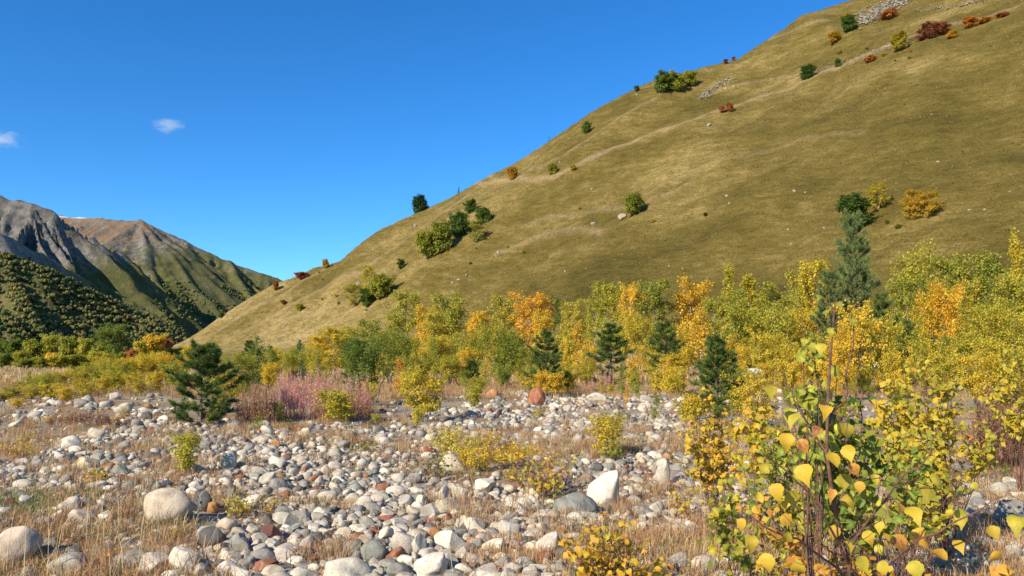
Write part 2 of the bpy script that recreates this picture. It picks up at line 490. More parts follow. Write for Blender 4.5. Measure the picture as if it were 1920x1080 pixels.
def mountain_material():
    m, nt, N, L = mat_new('mountain_rock_and_turf')
    geo = N('ShaderNodeNewGeometry'); pos = geo.outputs['Position']
    rk = N('ShaderNodeAttribute'); rk.attribute_name = 'rock'
    tf = N('ShaderNodeAttribute'); tf.attribute_name = 'brown'
    sn = N('ShaderNodeAttribute'); sn.attribute_name = 'snow'
    n1 = noise_n(nt, pos, 0.012, 7, 0.68); n2 = noise_n(nt, pos, 0.05, 6, 0.7)
    rock = ramp(nt, [(0.3, (0.080, 0.072, 0.063)), (0.5, (0.165, 0.148, 0.128)), (0.7, (0.28, 0.25, 0.215))]); L(n2, rock.inputs[0])
    turf = ramp(nt, [(0.3, (0.045, 0.055, 0.020)), (0.5, (0.105, 0.10, 0.035)), (0.7, (0.19, 0.15, 0.06))]); L(n1, turf.inputs[0])
    brown = ramp(nt, [(0.3, (0.15, 0.095, 0.055)), (0.7, (0.26, 0.17, 0.10))]); L(n1, brown.inputs[0])
    rm = math_n(nt, 'ADD', rk.outputs['Fac'], math_n(nt, 'MULTIPLY', math_n(nt, 'SUBTRACT', n2, 0.5), 1.6), True)
    c = mix_c(nt, rm, turf.outputs[0], rock.outputs[0])
    c = mix_c(nt, tf.outputs['Fac'], c, brown.outputs[0])
    c = mix_c(nt, sn.outputs['Fac'], c, (0.85, 0.86, 0.88))
    finish(nt, c, 0.95, bump_n(nt, math_n(nt, 'ADD', n1, n2), 1.0, 6.0), 0.1)
    return m

M_GROUND = ground_material(); M_HILL = hill_material(); M_MOUNT = mountain_material()

# ------------------------------------------------------------------ the valley floor
def graded(lo, hi, fine_lo, fine_hi, step, grow):
    a = list(np.arange(fine_lo, fine_hi, step)); s = step; x = fine_hi
    while x < hi:
        a.append(x); s *= grow; x += s
    a.append(hi); s = step; x = fine_lo - step; b = []
    while x > lo:
        b.append(x); s *= grow; x -= s
    b.append(lo)
    return np.array(sorted(b) + a)

gx = graded(-6000, 6000, -9, 9, 0.19, 1.065); gy = graded(-1500, 6000, 3, 19, 0.19, 1.065)
X, Y = np.meshgrid(gx, gy)
def grid_faces(nx, ny):
    i, j = np.meshgrid(np.arange(nx - 1), np.arange(ny - 1))
    a = (j * nx + i).ravel()
    return np.stack([a, a + 1, a + nx + 1, a + nx], 1)
me = mesh_np('ground', np.stack([X.ravel(), Y.ravel(), ground_z(X, Y).ravel()], 1), grid_faces(len(gx), len(gy)), M_GROUND, True)
ground = link('ground', me); ground['kind'] = 'structure'
ground['label'] = 'stony valley floor with gravel, soil and dry grass'

# ------------------------------------------------------------------ the grassy hillside
hx = np.arange(-330, 380, 1.9); hy = np.arange(70, 500, 1.9)
X, Y = np.meshgrid(hx, hy)
Z = hill_z(X, Y)
TRAILS = [  # (half width in metres, strength, points in the photograph)
    (1.1, 1.0, [(862, 352), (900, 346), (940, 339), (1000, 338), (1040, 333), (1090, 306), (1150, 279), (1230, 248), (1300, 226), (1370, 201), (1430, 181), (1500, 156), (1560, 131), (1620, 106), (1680, 82), (1740, 62), (1820, 40), (1900, 18)]),
    (1.0, .7, [(800, 388), (860, 358), (930, 340)]),
    (1.6, .8, [(338, 641), (410, 598), (470, 560), (545, 518)]),
    (1.3, .7, [(345, 652), (440, 600), (540, 548), (610, 505), (665, 465)]),
    (1.2, .7, [(420, 640), (520, 590), (600, 545), (680, 510), (760, 450), (830, 400), (880, 365)]),
    (1.1, .6, [(480, 632), (560, 590), (640, 570), (700, 545)]),
    (1.0, .6, [(940, 340), (1010, 315), (1060, 290), (1120, 250), (1170, 215), (1230, 185)]),
    (1.2, .6, [(930, 476), (1000, 448), (1050, 435), (1110, 430), (1130, 440)]),
    (1.0, .5, [(980, 425), (1060, 405), (1130, 392), (1200, 385), (1300, 345)]),
    (1.4, .6, [(1360, 108), (1400, 92), (1450, 72), (1500, 50), (1550, 40)]),
    (0.9, .6, [(1310, 185), (1350, 170), (1440, 150), (1500, 146), (1560, 125), (1630, 100)]),
    (1.0, .4, [(1200, 375), (1300, 320), (1420, 290), (1500, 262), (1620, 250)]),
]
P2 = np.stack([X.ravel(), Y.ravel()], 1)
path = np.zeros(len(P2)); bench = np.zeros(len(P2))
for hw, stg, pts in TRAILS:
    w3 = np.array([hit(u, v)[:2] for u, v in pts])
    best = np.full(len(P2), 1e9)
    for a, b in zip(w3[:-1], w3[1:]):
        ab = b - a; t = np.clip(((P2 - a) @ ab) / (ab @ ab + 1e-9), 0, 1)
        best = np.minimum(best, np.hypot(*(P2 - a - t[:, None] * ab).T))
    path = np.maximum(path, stg * np.exp(-(best / (hw * 1.15)) ** 2))
    bench += 0.5 * stg * np.exp(-(best / (hw * 1.6)) ** 2)
U, Vv, _ = project(np.stack([X.ravel(), Y.ravel(), Z.ravel()], 1))
dry = 0.75 * sstep(1000, 420, U) + 0.25 * sstep(560, 200, Vv) - 0.30 * sstep(470, 560, Vv) * sstep(900, 1300, U) + 0.42 * fbm(X.ravel() / 30, Y.ravel() / 30, 44, 4) + 0.22 * fbm(X.ravel() / 6, Y.ravel() / 6, 45, 2)
me = mesh_np('hillside', np.stack([X.ravel(), Y.ravel(), Z.ravel() + bench], 1), grid_faces(len(hx), len(hy)), M_HILL, True, {'dry': dry, 'path': path})
hill = link('hillside', me); hill['kind'] = 'structure'
hill['label'] = 'steep grassy hillside crossed by a pale trail'

# ------------------------------------------------------------------ far mountains
def ridge_field(X, Y, ridges, smooth=12.0, seed=0):
    """height of the land as the highest flank of a set of ridge lines; flanks carry ribs and gullies"""
    best = np.full(X.shape, -400.0); stripe = np.zeros(X.shape)
    P = np.stack([X.ravel(), Y.ravel()], 1)
    for r_i, (slope_l, slope_r, gully, pts) in enumerate(ridges):
        W = np.array([at(u, v, y) for u, v, y in pts])
        sacc = 0.0
        zz = np.full(len(P), -1e9); ss = np.zeros(len(P)); dd = np.zeros(len(P)); sdv = np.zeros(len(P))
        for a, b in zip(W[:-1], W[1:]):
            ab = b[:2] - a[:2]; L = np.hypot(*ab)
            t = np.clip(((P - a[:2]) @ ab) / (L * L), 0, 1)
            q = P - a[:2] - t[:, None] * ab
            dist = np.hypot(q[:, 0], q[:, 1])
            side = ab[0] * q[:, 1] - ab[1] * q[:, 0]
            sl = np.where(side > 0, slope_l, slope_r)
            z = a[2] + t * (b[2] - a[2]) - sl * dist
            along = (q @ ab) / L                       # beyond an end of the ridge the gullies fan out
            ang = np.arctan2(along, np.abs(side) / L + 1e-6)
            m_ = z > zz
            zz = np.where(m_, z, zz); ss = np.where(m_, sacc + t * L + ang * 190, ss); dd = np.where(m_, dist, dd); sdv = np.where(m_, side, sdv)
            sacc += L
        wx = 0.35 * noise2(P[:, 0] / 140, P[:, 1] / 140, seed + r_i)
        rib = 1 - np.abs(noise2(ss / 52 + wx + r_i * 9, dd / 700, seed + 50 + r_i)) * 2
        rib2 = 1 - np.abs(noise2(ss / 18 + 1.2 * wx, dd / 420, seed + 70 + r_i)) * 2
        rib3 = 1 - np.abs(noise2(ss / 9 + 1.5 * wx, dd / 260, seed + 80 + r_i)) * 2
        gl = np.where(sdv > 0, gully[0], gully[1]) if isinstance(gully, tuple) else gully
        zz = zz + gl * sstep(3, 30, dd) * (0.24 * np.minimum(dd, 180) * (rib - .75) + 0.23 * np.minimum(dd, 100) * (rib2 - .75) + 0.15 * np.minimum(dd, 55) * (rib3 - .75))
        zz = zz.reshape(X.shape)
        st_ = (-0.5 * rib2 - 0.5 * rib3).reshape(X.shape)
        stripe = np.where(zz > best, st_, stripe)
        best = smooth * np.logaddexp(best / smooth, zz / smooth)
    rf_ = 1 - np.abs(fbm(X / 120 + 0.4 * noise2(X / 60, Y / 60, seed), Y / 160, seed + 5, 4, 0.5))
    best = best + 5 * fbm(X / 90, Y / 90, seed + 5, 5, 0.55) + 7 * (rf_ - .6)
    return best, stripe

step = 6.0
mx = np.arange(-1900, 350, step); my = np.arange(1350, 3300, step)
X, Y = np.meshgrid(mx, my)
RIDGES = [
    # near left shoulder: its skyline, then the spurs that fall away to the right
    (0.70, 0.80, 1.35, [(-900, 230, 2050), (-250, 332, 2080), (0, 366, 2100), (60, 380, 2110), (95, 397, 2120)]),
    (0.80, 1.25, (1.4, 0.6), [(95, 397, 2120), (150, 452, 2230), (210, 500, 2330), (280, 550, 2430), (345, 596, 2520), (400, 632, 2600)]),
    (0.70, 1.15, (1.2, 0.5), [(-300, 352, 1450), (-120, 392, 1480), (0, 434, 1530), (70, 468, 1640), (110, 492, 1720), (150, 520, 1800), (215, 562, 1930), (290, 606, 2080), (330, 635, 2160)]),
    # far brown top and its long ridge down to the right
    (0.60, 0.60, 0.35, [(40, 420, 2900), (110, 403, 2860), (180, 409, 2820), (262, 413, 2780)]),
    (0.60, 0.70, 1.3, [(262, 413, 2780), (300, 433, 2790), (350, 455, 2810), (430, 488, 2840), (520, 521, 2880), (640, 560, 2930), (800, 610, 3000)]),
    (0.75, 1.20, 0.6, [(262, 413, 2780), (290, 448, 2700), (335, 492, 2700), (372, 535, 2700), (410, 580, 2700), (440, 618, 2700)]),
    (0.80, 1.0, 1.0, [(345, 456, 2808), (380, 500, 2690), (415, 545, 2640), (455, 592, 2600)]),
    (0.85, 0.95, 1.0, [(430, 488, 2840), (450, 525, 2700), (475, 562, 2600), (495, 600, 2520)]),
    (0.70, 1.15, 1.0, [(190, 410, 2815), (222, 446, 2700), (255, 484, 2640), (300, 530, 2620), (345, 575, 2600)]),
]
Z, STRIPE = ridge_field(X, Y, RIDGES, 7.0, 300)
gyy, gxx = np.gradient(Z, step)
steep = np.hypot(gxx, gyy)
Uu, Vv, _ = project(np.stack([X, Y, Z], -1))
hfrac = np.clip((620 - Vv) / 220, 0, 1)
rockm = sstep(0.50, 0.85, steep + .2 * sstep(280, 360, Uu)) * sstep(0.42, 0.72, hfrac + 0.15 * fbm(X / 160, Y / 160, 77, 3)) + 0.25 * (hfrac - 0.4) + 0.5 * STRIPE * sstep(.2, .5, hfrac) + 0.15 * sstep(.4, .7, hfrac)
brown = sstep(462, 440, Vv + 6 * fbm(X / 120, Y / 120, 78, 3)) * sstep(70, 130, Uu) * sstep(2350, 2500, Y) * sstep(1.15, 0.75, steep)
snow = sstep(2.0, -1.0, np.abs(Vv - 406.5) - 2.0 + 2 * np.abs(Uu - 155) / 40) * sstep(2500, 2700, Y)
me = mesh_np('mountain', np.stack([X.ravel(), Y.ravel(), Z.ravel()], 1), grid_faces(len(mx), len(my)), M_MOUNT, True,
             {'rock': rockm.ravel(), 'brown': brown.ravel(), 'snow': snow.ravel()})
mountain = link('mountain', me); mountain['kind'] = 'structure'
mountain['label'] = 'far mountain with grey gullied flanks and brown top'
MZ = (mx, my, Z)

step2 = 7.0
fx = np.arange(-1500, 60, step2); fy = np.arange(560, 1500, step2)
X, Y = np.meshgrid(fx, fy)
FRIDGES = [
    (0.55, 0.70, 0.55, [(-900, 330, 900), (-300, 410, 960), (0, 476, 1020), (60, 497, 1040), (130, 533, 1080), (200, 566, 1110), (270, 598, 1150), (330, 628, 1180), (380, 655, 1200)]),
    (0.50, 0.75, 0.5, [(-300, 500, 820), (-100, 545, 830), (0, 590, 840), (60, 625, 850), (110, 655, 860)]),
]
FZ, _ = ridge_field(X, Y, FRIDGES, 6.0, 500)
me = mesh_np('forested_hill', np.stack([X.ravel(), Y.ravel(), FZ.ravel()], 1), grid_faces(len(fx), len(fy)), M_MOUNT, True,
             {'rock': np.full(X.size, -0.4), 'brown': np.zeros(X.size), 'snow': np.zeros(X.size)})
fh = link('hill', me); fh['kind'] = 'structure'; fh['label'] = 'low hill below the mountain, covered with autumn wood'

# ------------------------------------------------------------------ stones: a library of rounded cobble shapes
def ico(sub):
    bm = bmesh.new(); bmesh.ops.create_icosphere(bm, subdivisions=sub, radius=1.0)
    V = np.array([v.co[:] for v in bm.verts]); F = np.array([[v.index for v in f.verts] for f in bm.faces]); bm.free()
    return V, F
ICO = {k: ico(k) for k in (1, 2, 3, 4)}
def stone_shape(rng, sub, angular=0.5):
    V, F = ICO[sub]; V = V.copy()
    for k in range(rng.integers(7, 15)):
        n = unit(rng.normal(size=3)); d = rng.uniform(0.48, 0.90)
        V -= n * (np.maximum(0, V @ n - d) * (0.62 + 0.36 * angular))[:, None]
    ph = rng.uniform(0, 6.28, (5, 3)); fr = rng.uniform(1.0, 3.2, (5, 3)); am = rng.uniform(0.01, 0.045, 5)
    for k in range(5):
        V *= (1 + am[k] * np.sin(V @ fr[k] * 1.6 + ph[k, 0]))[:, None]
    if sub >= 3:
        V *= (1 + 0.012 * np.sin(V[:, :1] * 9 + ph[0, 1]) * np.sin(V[:, 1:2] * 8 + ph[1, 1]) * np.sin(V[:, 2:] * 10 + ph[2, 1]))
    lo, hi = V.min(0), V.max(0)
    V = (V - (lo + hi) / 2) / ((hi - lo) / 2)
    return V, F
rs = np.random.default_rng(11)
STONE_ME = []
for k in range(26):
    V, F = stone_shape(rs, 4, rs.uniform(0.2, 1.0))
    STONE_ME.append(mesh_np('stone', V, F, M_STONE, True))
def broken_shape(rng, sub):
    V, F = ICO[sub]; V = V.copy()
    for q in range(8):
        n = unit(rng.normal(size=3)); d = rng.uniform(.38, .75)
        V -= n * (np.maximum(0, V @ n - d) * .93)[:, None]
    V *= (1 + .035 * np.sin(V @ rng.uniform(2, 6, 3) + q))[:, None]
    lo, hi = V.min(0), V.max(0)
    return (V - (lo + hi) / 2) / ((hi - lo) / 2), F
for k in range(16):
    V, F = broken_shape(rs, 4); STONE_ME.append(mesh_np('stone', V, F, M_STONE, True))
LOW = {s: [stone_shape(rs, s, rs.uniform(0.2, 1.0)) if q % 2 else broken_shape(rs, s) for q in range(20)] for s in (1, 2, 3)}

STONE_COL = {'white': (0.68, 0.60, 0.46), 'cream': (0.58, 0.475, 0.33), 'pale grey': (0.50, 0.435, 0.34), 'grey': (0.31, 0.275, 0.225),
             'dark grey': (0.155, 0.140, 0.122), 'green-grey': (0.27, 0.268, 0.22), 'rust-red': (0.34, 0.135, 0.07), 'maroon': (0.16, 0.070, 0.055),
             'beige': (0.50, 0.41, 0.31), 'orange': (0.45, 0.22, 0.09)}
COL_P = [('white', .19), ('cream', .11), ('pale grey', .29), ('grey', .22), ('dark grey', .04), ('green-grey', .07), ('rust-red', .025), ('maroon', .010), ('beige', .07), ('orange', .010)]
_cn = [c for c, _ in COL_P]; _cp = np.array([p for _, p in COL_P]); _cp /= _cp.sum()

SD = np.array([[1,2,3,0,0,0,0,4,5,4,5,2,2,1,0,0],[2,3,4,1,2,2,3,5,6,5,4,2,1,1,0,0],[2,5,4,5,6,6,4,3,3,4,4,2,1,1,0,0],[3,5,3,6,8,4,3,3,2,4,5,3,2,1,1,1],
               [6,5,5,6,7,7,8,7,5,5,5,3,2,2,3,3],[5,4,4,4,6,9,9,9,8,5,5,3,2,2,5,5],[2,2,2,5,8,9,8,9,7,3,4,3,2,2,5,5],[3,2,4,7,9,9,8,7,6,2,4,4,3,3,6,6]], float)
GD = np.array([[5,4,4,5,5,5,5,4,4,5,5,5,4,4,4,6],[6,6,5,6,6,5,4,2,3,5,6,6,5,5,5,7],[7,4,4,3,3,3,5,6,6,6,6,6,5,4,4,7],[6,5,6,4,2,6,7,6,6,5,6,5,4,4,4,5],
               [4,5,5,5,3,2,1,2,4,5,5,5,5,4,4,4],[4,6,5,5,4,1,1,1,2,5,5,5,5,5,4,5],[8,9,7,4,2,1,1,1,3,6,6,6,6,5,4,5],[8,9,5,3,1,1,2,3,4,7,6,5,5,4,3,4]], float)
def cover(G, x, y):
    """how much of the ground at x, y is covered (0..9), from the map of the gravel bar"""
    u, v, _ = project(np.stack([x, y, ground_z(x, y)], -1))
    c = np.clip(u / 120 - 0.5, 0, 14.999); r = np.clip((v - 720) / 45 - 0.5, 0, 6.999)
    ci = c.astype(int); ri = r.astype(int); fc = c - ci; fr = r - ri
    return (G[ri, ci] * (1 - fc) + G[ri, ci + 1] * fc) * (1 - fr) + (G[ri + 1, ci] * (1 - fc) + G[ri + 1, ci + 1] * fc) * fr

PLACED = []      # x, y, radius of every stone so far
CELLS = {}
def free_spot(x, y, r, k=0.80):
    cx, cy = int(x // 0.5), int(y // 0.5)
    for i in (-1, 0, 1):
        for j in (-1, 0, 1):
            for (a, b, c) in CELLS.get((cx + i, cy + j), ()):
                if (a - x) ** 2 + (b - y) ** 2 < (k * (r + c)) ** 2:
                    return False
    return True
def occupy(x, y, r):
    CELLS.setdefault((int(x // 0.5), int(y // 0.5)), []).append((x, y, r))

THINGS = []      # every labelled thing: obj, noun, colour, u, v, kind of list
LANDMARKS = []   # (phrase, u, v)

def tag(o, label, cat, group=None):
    o['label'] = label; o['category'] = cat
    if group: o['group'] = group

# the stones one can name: centre u, base v, width, height in the photograph, colour, label
NAMED = [
    (310, 985, 104, 68, 'cream', 'large cream rounded boulder in brown grass, biggest of the gravel bar', 'the big cream boulder'),
    (10, 1064, 104, 72, 'beige', 'broad beige boulder cut by the left picture edge in brown grass', 'the beige boulder'),
    (122, 1088, 84, 46, 'pale grey', 'pale grey boulder at the bottom edge below the brown grass', 'the pale boulder at the bottom edge'),
    (243, 1086, 96, 50, 'grey', 'wide flat grey slab at the bottom edge, with a beige stone leaning on it', 'the flat grey slab'),
    (288, 1090, 56, 48, 'beige', 'beige stone leaning on the flat grey slab at the bottom edge', None),
    (345, 1084, 56, 56, 'white', 'white angular stone standing just right of the flat grey slab', None),
    (394, 1027, 54, 38, 'dark grey', 'dark slate-grey rounded stone lying right below the big cream boulder', None),
    (508, 1018, 44, 34, 'maroon', 'dark maroon angular stone among pale cobbles', 'the maroon stone'),
    (428, 884, 34, 40, 'pale grey', 'upright pale boulder leaning right beside the small yellow-green bush', 'the upright pale boulder'),
    (849, 886, 52, 40, 'cream', 'cream block-shaped boulder in front of the low yellow shrub', 'the cream block'),
    (1132, 958, 58, 78, 'white', 'tall whitish boulder leaning left, standing over a grey slab', 'the tall leaning boulder'),
    (1080, 972, 82, 44, 'green-grey', 'grey-green slab propped against the tall leaning boulder', None),
    (700, 1060, 52, 44, 'green-grey', 'smooth green-grey stone casting a dark shadow among pale cobbles', 'the green-grey stone'),
    (757, 1042, 46, 42, 'pale grey', 'pale stone split in two, its larger half', 'the split stone'),
    (783, 1040, 32, 38, 'pale grey', 'narrow half of the pale split stone', None),
    (842, 1034, 58, 38, 'white', 'white rounded stone right of the pale split stone', None),
    (806, 1086, 64, 48, 'white', 'big white rounded stone near the bottom edge in straw grass', 'the big white stone'),
    (648, 1096, 90, 42, 'white', 'broad white stone lying at the very bottom edge', 'the broad white stone'),
    (684, 956, 32, 27, 'pale grey', 'black-speckled pale stone with a dark shadow on its right', None),
    (1006, 763, 34, 38, 'rust-red', 'rust-red boulder standing in straw grass before the small pine', 'the rust-red boulder'),
    (1119, 753, 38, 17, 'white', 'flat white stone alone in the straw grass below the pines', None),
    (1428, 716, 72, 26, 'white', 'long white block in the gap between yellow shrubs', 'the long white block'),
    (1398, 716, 30, 18, 'white', 'small white stone touching the left end of the long white block', None),
    (1646, 697, 34, 24, 'white', 'round white stone in front of the bright yellow birch under the tall pine', None),
    (1592, 714, 26, 14, 'white', 'small white flat stone behind the poplar sapling stem', None),
    (842, 983, 22, 20, 'rust-red', 'small rust-red cone-shaped stone among white cobbles', 'the small rust-red stone'),
    (884, 1028, 30, 18, 'orange', 'flat orange stone wedged between pale rounded stones', None),
    (671, 1034, 22, 22, 'maroon', 'small maroon stone touching the green-grey stone', None),
    (498, 1078, 42, 24, 'rust-red', 'red-brown flat stone near the bottom edge under the maroon stone', None),
    (398, 965, 22, 22, 'orange', 'orange-red stone just right of the big cream boulder', None),
    (378, 962, 38, 40, 'dark grey', 'dark shaded stone leaning behind the orange-red stone', None),
    (228, 777, 34, 22, 'cream', 'cream boulder in brown grass below the yellow willow hedge', 'the cream boulder below the hedge'),
    (215, 750, 24, 15, 'pale grey', 'pale grey pointed stone at the foot of the yellow willow hedge', None),
    (82, 781, 30, 14, 'white', 'flat white stone in the grass near the left picture edge', None),
    (26, 802, 30, 14, 'white', 'whitish low stone at the left picture edge', None),
    (130, 842, 36, 24, 'white', 'white stone above its twin in the left gravel patch', None),
    (140, 850, 30, 14, 'white', 'lower of two white stones lying together in the left gravel patch', None),
    (180, 826, 32, 24, 'cream', 'cream squarish stone in the left gravel patch', None),
    (122, 872, 34, 22, 'grey', 'grey slanted stone with dark right side in the left gravel patch', None),
    (162, 880, 42, 22, 'cream', 'wide cream stone in the middle of the left gravel patch', 'the wide cream stone of the left gravel patch'),
    (200, 884, 30, 16, 'rust-red', 'dull red flat stone right of the wide cream stone', None),
    (222, 892, 34, 22, 'green-grey', 'grey-green block beyond the brown grass on the left gravel patch', None),
    (40, 920, 44, 20, 'white', 'white long stone near the left edge above the mossy patch', None),
    (128, 966, 42, 34, 'beige', 'beige rounded stone with dark shaded right side in brown grass', None),
    (178, 968, 42, 18, 'grey', 'flat grey stone between the beige stone and the big cream boulder', None),
    (148, 985, 50, 28, 'beige', 'beige humped boulder sunk in the brown grass', None),
    (468, 957, 46, 30, 'white', 'whitish humped stone behind brown grass right of the big cream boulder', None),
    (535, 988, 56, 26, 'pale grey', 'pale grey broken slab above the maroon stone', None),
    (568, 985, 26, 28, 'grey', 'grey stone standing at the right end of the broken slab', None),
    (500, 985, 26, 20, 'dark grey', 'dark grey stone at the left end of the broken slab', None),
    (448, 1040, 44, 30, 'grey', 'grey rounded cobble below the dark slate-grey stone', None),
    (430, 1062, 40, 26, 'cream', 'cream cobble beside the grey rounded cobble at the bottom', None),
    (1028, 1046, 46, 46, 'pale grey', 'two-toned stone, pale above and brown below, by the low orange shrub', None),
    (1280, 1088, 46, 46, 'grey', 'smooth grey stone at the bottom edge right of the low orange shrub', None),
    (1320, 1088, 56, 44, 'pale grey', 'speckled pale stone at the bottom edge, right of the smooth grey stone', None),
    (1244, 912, 28, 52, 'pale grey', 'narrow pale stone standing upright below the yellow-orange shrub', None),
    (1186, 950, 38, 22, 'pale grey', 'pale flat stone right of the tall leaning boulder', None),
    (1206, 968, 38, 20, 'grey', 'grey slab lower right of the tall leaning boulder', None),
    (1198, 1002, 36, 22, 'white', 'white stone behind the low orange shrub', None),
    (985, 958, 34, 24, 'white', 'white stone beside the grey driftwood tangle', None),
    (910, 926, 40, 26, 'white', 'white angular stone in the row above the cobble bed', None),
    (862, 945, 36, 34, 'cream', 'cream pointed stone right of a white triangular stone', None),
    (832, 945, 26, 34, 'white', 'white triangular stone pointing up in the cobble bed', None),
    (790, 955, 22, 26, 'white', 'small white block with a sharp dark side in the cobble bed', None),
    (805, 975, 34, 28, 'pale grey', 'pale pointed cobble left of the small rust-red stone', None),
    (840, 964, 60, 28, 'cream', 'wide cream stone behind the small rust-red stone', None),
    (742, 932, 40, 22, 'white', 'white smooth stone below the dry grass in the middle', None),
    (775, 908, 32, 20, 'grey', 'dark grey dome-shaped stone behind the cobble bed', None),
    (660, 948, 36, 22, 'cream', 'cream stone touching the black-speckled stone', None),
    (519, 880, 32, 24, 'white', 'brilliant white angular stone in the left cobble stream', None),
    (500, 912, 34, 26, 'pale grey', 'pale grey round stone below the brilliant white stone', None),
    (520, 922, 36, 24, 'grey', 'grey rounded stone at the foot of the left cobble stream', None),
    (495, 806, 24, 18, 'pale grey', 'pale grey dome stone at the top of the left cobble stream', None),
    (570, 820, 24, 18, 'cream', 'cream egg-shaped stone in the cobbles under the pink stalks', None),
    (515, 842, 24, 18, 'orange', 'tan-orange stone low in the left cobble stream', None),
    (890, 1000, 40, 30, 'white', 'white stone above the flat orange stone', None),
    (925, 1040, 44, 30, 'white', 'white long stone lower right in the cobble bed', None),
    (955, 1010, 44, 34, 'pale grey', 'pale stone with a straight crack right of the cobble bed', None),
    (1875, 930, 36, 26, 'pale grey', 'pale stone under the dry weeds near the right picture edge', None),
    (1900, 1000, 70, 60, 'grey', 'shaded boulder cut by the right picture edge behind the poplar', None),
    (1750, 945, 60, 34, 'pale grey', 'grey boulder lying in shade right of the poplar stem', None),
    (1830, 990, 50, 36, 'pale grey', 'pale cracked stone in the shade behind the lower poplar leaves', None),
]
BLOCK_ME = []
for k in range(8):
    V, F = ICO[4]; V = V.copy()
    for q in range(9):
        n = unit(rs.normal(size=3) * [1, 1, .8]); d = rs.uniform(.36, .72)
        V -= n * (np.maximum(0, V @ n - d) * .94)[:, None]
    V *= (1 + .03 * np.sin(V @ rs.uniform(2, 5, 3) + k))[:, None]
    lo, hi = V.min(0), V.max(0); V = (V - (lo + hi) / 2) / ((hi - lo) / 2)
    BLOCK_ME.append(mesh_np('stone', V, F, M_STONE, True))
def add_stone(x, y, W, D, Hh, colour, seed, rz=0.0, tilt=(0, 0), sink=0.22, mesh=None):
    r = random.Random(seed)
    o = bpy.data.objects.new('stone', STONE_ME[(seed * 7 + 3) % len(STONE_ME)] if mesh is None else mesh)
    COL.objects.link(o)
    z = float(ground_z(x, y)) if y < 150 else float(H(x, y))
    o.location = (x, y, z + Hh * (0.5 - sink))
    o.scale = (W / 2, D / 2, Hh / 2)
    o.rotation_euler = (tilt[0], tilt[1], rz)
    c = STONE_COL[colour]; j = r.uniform(0.86, 1.12)
    o.color = (c[0] * j * r.uniform(.96, 1.04), c[1] * j, c[2] * j * r.uniform(.95, 1.04), 1)
    return o
GST = 'stones of the gravel bar'
for i, (u, vb, wp, hp, colour, label, lm) in enumerate(NAMED):
    p = hit(u, vb - 0.06 * hp)
    k = p[1] / FPX
    Wm, Hm = wp * k, hp * k * 1.14
    o = add_stone(p[0], p[1] + 0.12 * Wm, Wm, Wm * (0.75 if hp < wp * 1.1 else 0.9), Hm, colour, i + 1, 0.0 if i % 2 else math.pi, (0.05 * ((i % 3) - 1), (-0.16 if 'lean' in label or 'slant' in label else 0.04 * ((i % 5) - 2))), 0.20,
                  BLOCK_ME[i % 8] if any(w_ in label for w_ in ('block', 'angular', 'rust', 'triang', 'crack', 'flat grey slab', 'broken slab', 'split', 'squar', 'broken', 'point', 'maroon', 'slant')) else None)
    big = max(wp, hp) > 45
    o.name = 'boulder' if 'boulder' in label else ('flat_stone' if 'slab' in label else 'stone')
    tag(o, label, 'boulder' if 'boulder' in label else 'stone', GST)
    occupy(p[0], p[1] + 0.15 * Wm, 0.5 * max(Wm, Wm * .8))
    if Wm > 0.8:
        for dx in (-0.35, 0.35): occupy(p[0] + dx * Wm, p[1] + 0.1 * Wm, 0.3 * Wm)
    if lm: LANDMARKS.append((lm, u, vb - hp / 2))

# the rest of the gravel bar, by chance: largest first
rs = np.random.default_rng(23)
cand = []
n_try = 88000
dia = 0.046 * rs.uniform(0, 1, n_try) ** (-1 / 2.1)
dia = np.where(dia > 0.27, rs.uniform(0.05, 0.16, n_try), dia)
dia = np.minimum(dia, 0.105 + 0.095 * rs.uniform(0, 1, n_try) ** 2.5)
yy = 1.0 / rs.uniform(1 / 29.0, 1 / 4.6, n_try)
dia = dia * (1 + np.clip(yy - 8, 0, 20) * 0.075)
small_far = (dia < 0.0042 * yy)          # too small to matter at that distance
_o = np.argsort(-dia); dia, yy, small_far = dia[_o], yy[_o], small_far[_o]
xx = rs.uniform(-0.78, 0.78, n_try) * (yy + 0.5)
cov = cover(SD, xx, yy) / 9.0
cov = np.clip(cov + 0.30 * fbm(xx / 0.9, yy / 0.9, 61, 3), 0, 1)
keep = (rs.uniform(0, 1, n_try) < np.clip(cov * 1.50 - 0.26, 0, 1)) & ~small_far
rest = []
for x, y, d in zip(xx[keep], yy[keep], dia[keep]):
    if free_spot(x, y, d / 2, 0.78):
        occupy(x, y, d / 2); rest.append((x, y, d))
rest = np.array(rest)
show = rest[:, 2] / rest[:, 1]
u_, v_, _ = project(np.stack([rest[:, 0], rest[:, 1], ground_z(rest[:, 0], rest[:, 1])], 1))
inview = (u_ > 5) & (u_ < 1915) & (v_ < 1085)
order = np.argsort(-(show * inview))
N_SINGLE = 205
single = order[:N_SINGLE]; mass = order[N_SINGLE:]
for k, i in enumerate(single):
    x, y, d = rest[i]
    colour = _cn[rs.choice(len(_cn), p=_cp)]
    fl = rs.uniform(0.42, 0.80)
    o = add_stone(x, y, d * 1.12, d * rs.uniform(.72, .95), d * fl * 1.15, colour, 100 + k, rs.uniform(0, 6.28), tuple(rs.normal(0, 0.22, 2)), rs.uniform(0.18, 0.36))
    THINGS.append(dict(o=o, col=colour, noun='cobble' if d < 0.24 else 'stone', u=u_[i], v=v_[i], cat='stone', group=GST, y=y, shape='flat' if fl < .52 else ('round' if fl > .70 else '')))

